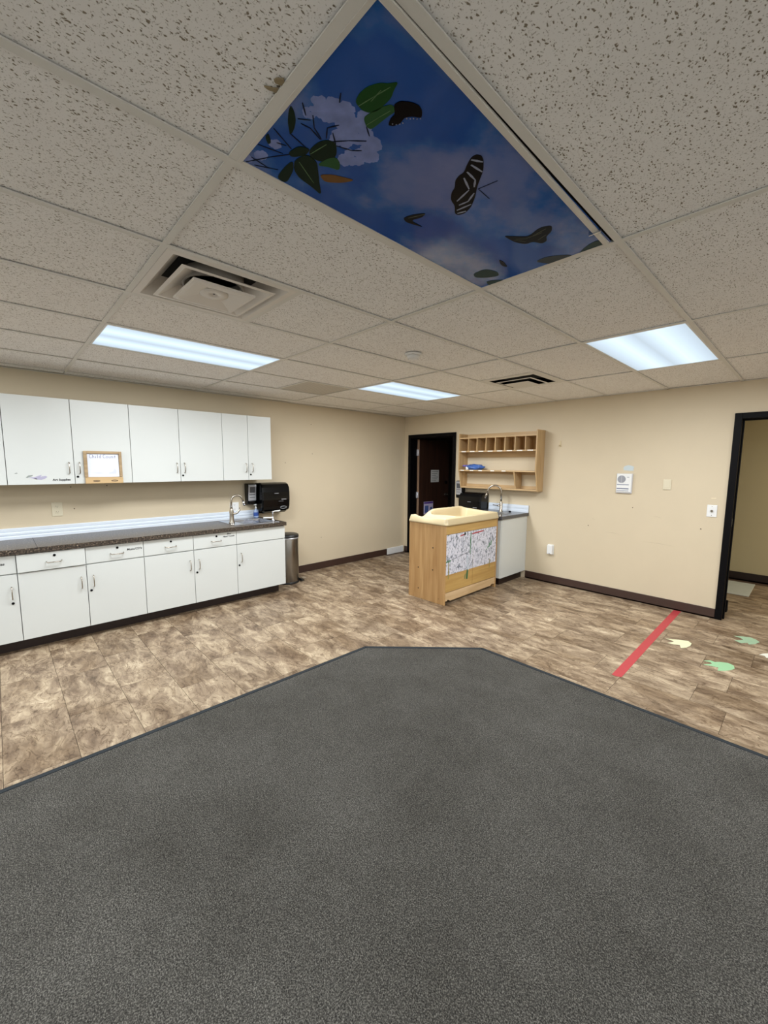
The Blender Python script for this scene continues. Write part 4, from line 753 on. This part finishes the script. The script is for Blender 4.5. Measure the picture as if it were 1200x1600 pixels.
tapes([(4.055,.53),(4.07,.53),(4.075,.79),(4.06,.79)],GRN); tapes([(3.60,.487),(3.69,.500),(3.69,.512),(3.62,.506),(3.60,.50)],GRN)
tapes([(3.64,.295),(3.655,.295),(3.657,.487),(3.642,.487)],OLV); tapes([(4.485,.29),(4.50,.29),(4.50,.40),(4.487,.40)],OLV)
for yy,zz,hh_ in ((4.46,.56,.06),(4.50,.575,.07),(4.43,.545,.03),(4.40,.53,.012)): tapes([(yy,zz),(yy+.02,zz),(yy+.03,zz+hh_),(yy+.008,zz+hh_*.8)],GRN)
tapes([(3.99,.235),(4.02,.23),(4.03,.33),(4.01,.36),(3.995,.30)],mat('green_ribbon',(66,112,74),.5),'ribbon',.003); tapes([(3.955,.245),(3.965,.24),(3.98,.30),(3.972,.30)],GRN,'ribbon',.002)
tapes([(3.995,.36),(4.03,.33),(4.045,.37),(4.02,.44),(4.03,.50),(4.01,.52),(3.99,.47),(4.0,.42)],mat('pale_ribbon',(196,204,216),.4),'ribbon',.003)
TG=mat('twig_grey',(98,98,110),.6); TL=mat('twig_lilac',(188,170,204),.6)
mb=MB(); r9=random.Random(5)
for k in range(46):
    yy=r9.uniform(3.63,4.58); zz=r9.uniform(.40,.74); l=r9.uniform(.015,.04); a=r9.uniform(.8,2.0)
    mb.prism([(yy,zz),(yy+.004,zz),(yy+l*math.cos(a)+.003,zz+l*math.sin(a)),(yy+l*math.cos(a),zz+l*math.sin(a))],tx1-.003,tx1-.0026,axis=0)
for k in range(12):
    yy=3.70+.028*k; mb.prism([(yy,.505+.004*k),(yy+.02,.508+.004*k),(yy+.016,.520+.004*k),(yy+.002,.512+.004*k)],tx1-.003,tx1-.0026,axis=0)
part('printed_twigs',mb,TG,t,kind='stuff')
hm=MB().cyl((0,0,0),.0075,-.002,axis=1,n=14).mesh('screw_cap'); hm.materials.append(mat('screw_dark',(44,30,24),.5))
for xx,zz in ((-2.955,.641),(-3.174,.374),(-2.953,.382),(-3.169,.121),(-2.86,.06)): 
    o=shared('screw_cap',hm,None,t,(xx,ty0,zz)); 
    if zz<.07: o.scale=(.5,1,.5)
# cream moulded top: height field + skirt
def basin():
    X0,X1,Y0,Y1=-3.345,-2.755,3.562,4.668; nx,ny=72,130; mb=MB()
    def sm(a,b,v): v=max(0,min(1,(v-a)/(b-a))); return v*v*(3-2*v)
    def rr_(x,y,x0,x1,y0,y1,r):   # signed distance to a rounded rectangle (negative inside)
        cx,cy=(x0+x1)/2,(y0+y1)/2; qx=abs(x-cx)-(x1-x0)/2+r; qy=abs(y-cy)-(y1-y0)/2+r
        return math.hypot(max(qx,0),max(qy,0))+min(max(qx,qy),0)-r
    def hgt(x,y):
        e=rr_(x,y,X0,X1,Y0,Y1,.05)
        back=sm(-2.95,-3.20,x); left=sm(3.92,3.80,y)
        low=.957                                            # shallow side tray level
        lip=.990+.040*back*sm(3.86,4.02,y)*sm(4.68,4.55,y)
        if y<3.90: lip=lip-.040*back*sm(3.66,3.74,y)*sm(3.92,3.80,y)
        lip-=.022*math.exp(-((x+3.04)/.12)**2)*sm(3.72,3.60,y)
        z=.928+(lip-.928)*sm(.0,-.022,e)
        z-=.006*sm(-.0,-.010,e)*0
        tray=rr_(x,y,-3.30,-2.815,3.60,3.845,.03)
        z=z+(low-z)*sm(.0,-.02,tray)
        tub=rr_(x,y,-3.305,-2.812,3.875,4.625,.10)
        z=z+(.868-z)*sm(.0,-.045,tub)
        return z
    q=1
    pts=[]
    for j in range(ny+1):
        for i in range(nx+1):
            x=X0+(X1-X0)*i/nx; y=Y0+(Y1-Y0)*j/ny
            # pull corners in for a rounded outline
            d=rr_(x,y,X0,X1,Y0,Y1,.05)
            if d>0:
                cx=min(max(x,X0+.05),X1-.05); cy=min(max(y,Y0+.05),Y1-.05); l=math.hypot(x-cx,y-cy); x=cx+(x-cx)*.05/l; y=cy+(y-cy)*.05/l
            pts.append((x,y,hgt(x,y)))
    n=nx+1; fs=[(j*n+i,j*n+i+1,(j+1)*n+i+1,(j+1)*n+i) for j in range(ny) for i in range(nx)]
    mb.add(pts,fs,True)
    edge=[i for i in range(n)]+[j*n+nx for j in range(1,ny+1)]+[ny*n+i for i in range(nx-1,-1,-1)]+[j*n for j in range(ny-1,0,-1)]
    k=len(mb.v); ln=len(edge)
    for e in edge: v=mb.v[e]; mb.v.append((v[0],v[1],.912))
    for i in range(ln): mb.f.append((edge[i],k+i,k+(i+1)%ln,edge[(i+1)%ln])); mb.sm.append(True)
    return mb
bs=part('moulded_basin_top',basin(),CREAM,t,label='cream plastic changing basin')
so=bs.modifiers.new('solid','SOLIDIFY'); so.thickness=.003; so.offset=-1

# ---------------------------------------------------------------- wall shelf
t=thing('cubby_shelf','maple wall shelf with eight small cubbies, hung above the small sink','shelf',(-3.16,YB,1.24))
sx0,sx1=-3.795,-2.545; yf=5.155; yb=YB-.002; zb,zt=1.236,2.052
side=[(yb,zb),(yb,zt),(yf,zt),(yf,1.52),(yf+.035,1.40),(yf+.06,1.27),(yf+.07,zb)]
def sd(x0,x1,m): return part('side_panel',MB().prism(side,x0,x1,axis=0),m,t,bev=.002)
sd(sx0,sx0+.018,MAPLE_V); sd(sx1-.018,sx1,MAPLE_V)
a,b=sx0+.018,sx1-.018
part('shelf_board',MB().box(a,yf+.004,1.975,b,yb,1.993),MAPLE_S,t,bev=.001); part('shelf_board',MB().box(a,yf+.002,1.776,b,yb,1.794),MAPLE_S,t,bev=.001)
part('shelf_board',MB().box(a,yf+.002,1.496,b,yb,1.514),MAPLE_S,t,bev=.001); part('shelf_board',MB().box(a,yf+.072,1.240,b,yb,1.262),MAPLE_S,t,bev=.001)
part('top_back_rail',MB().box(a,yb-.014,1.993,b,yb,2.05),MAPLE_S,t)
part('cubby_back',MB().box(a,yb-.008,1.794,b,yb,1.975),m_wood('maple_back',(176,136,84),(198,160,108)),t)  # cubby back in a yellower maple tone
part('hanging_rail',MB().box(a,yb-.014,1.70,b,yb,1.776),MAPLE_S,t); part('hanging_rail',MB().box(a,yb-.014,1.262,b,yb,1.30),MAPLE_S,t); part('hanging_rail',MB().box(a,yb-.014,1.455,b,yb,1.496),MAPLE_S,t)
dm=MB().box(-.006,yf+.006,1.794,.006,yb-.008,1.975).mesh('cubby_divider'); dm.materials.append(MAPLE_V)
for k in range(7): shared('cubby_divider',dm,None,t,(a+(b-a)*(k+1)/8,0,0))
lab=MB().box(-.04,yf-.0002,1.7785,.04,yf+.002,1.7915).mesh('label_strip'); lab.materials.append(mat('label_white',(240,236,228),.5))
for k in range(8): shared('label_strip',lab,None,t,(a+(b-a)*(k+.5)/8,0,0))
lab2=MB().box(-.03,yf-.0002,1.499,.03,yf+.002,1.511).mesh('label_strip'); lab2.materials.append(mat('label_white',(240,236,228),.5))
for x in (-3.72,-3.55,-3.4,-3.2,-3.02): shared('label_strip',lab2,None,t,(x,0,0))
lowd=[(yb,1.262),(yb,1.496),(yf+.004,1.496),(yf+.03,1.42),(yf+.045,1.32),(yf+.07,1.262)]
part('lower_divider',MB().prism(lowd,-2.873,-2.857,axis=0),MAPLE_V,t,bev=.001)
# blue bag
bm=bmesh.new(); bmesh.ops.create_icosphere(bm,subdivisions=4,radius=1)
from mathutils import noise
for v in bm.verts:
    n=noise.noise(v.co*1.8)*.28+noise.noise(v.co*5)*.12; c=v.co*(1+n); tp=1-.25*(v.co.x); v.co=Vector((c.x*.155,c.y*.075,max(c.z*.048*tp,-.035)))
me=bpy.data.meshes.new('bag'); bm.to_mesh(me); bm.free(); me.polygons.foreach_set('use_smooth',[True]*len(me.polygons)); me.materials.append(mat('blue_bag',(62,98,166),.35,noise=.3,nscale=14))
bagz=1.514+.0355
t=thing('folded_bag','crumpled blue and purple plastic bag lying on the middle shelf of the wall shelf','bag',(-3.55,5.25,1.514))
shared('bag_body',me,None,t,(-3.545,5.25,bagz),(0,0,.08))
me2=me.copy(); me2.materials.clear(); me2.materials.append(mat('purple_bag',(112,98,172),.4))
shared('bag_flap',me2,None,t,(-3.69,5.235,1.514+.055),(0,.05,1.2),(.42,.6,.36))
me3=me.copy(); me3.materials.clear(); me3.materials.append(WHITE_B)
shared('white_tag',me3,None,t,(-3.655,5.20,1.514+.026),(0,0,.3),(.16,.3,.72))

# ---------------------------------------------------------------- floor things
single('floor_tape',MB().prism([(-.968,5.36),(-.900,5.36),(-.884,3.322),(-.925,3.305),(-.949,3.312)],.0003,.0012),RED,'long strip of red tape on the floor running to the back wall','tape')
CR=mat('sticker_cream',(222,224,184),.5); GN=mat('sticker_green',(148,192,148),.5); GP=mat('sticker_pale_green',(158,188,156),.5); WT=mat('sticker_white',(228,228,214),.5)
for pts,m_,lb in zip(PRINTS,(CR,GN,GP,WT),('cream animal footprint sticker on the floor nearest the red tape','bright green footprint sticker on the floor, nearest the carpet edge','worn pale green footprint sticker on the floor in front of the right doorway','white footprint sticker on the floor at the right edge of the photo')):
    single('footprint_sticker',MB().prism(pts,.0003,.0012),m_,lb,'floor sticker','animal footprint stickers on the floor')
single('door_mat',MB().box(-1.25,6.59,.0003,-.45,7.34,.010),mat('mat_grey',(186,190,182),.8,noise=.12,nscale=25),'pale grey mat on the hall floor beyond the right doorway','mat',bev=.004)
single('door_wedge',MB().prism([(5.70,0),(5.80,0),(5.755,.125),(5.74,.125)],-.60,-.555,axis=0),BLACK,'black rubber door wedge standing behind the right door frame','door stop',bev=.003)
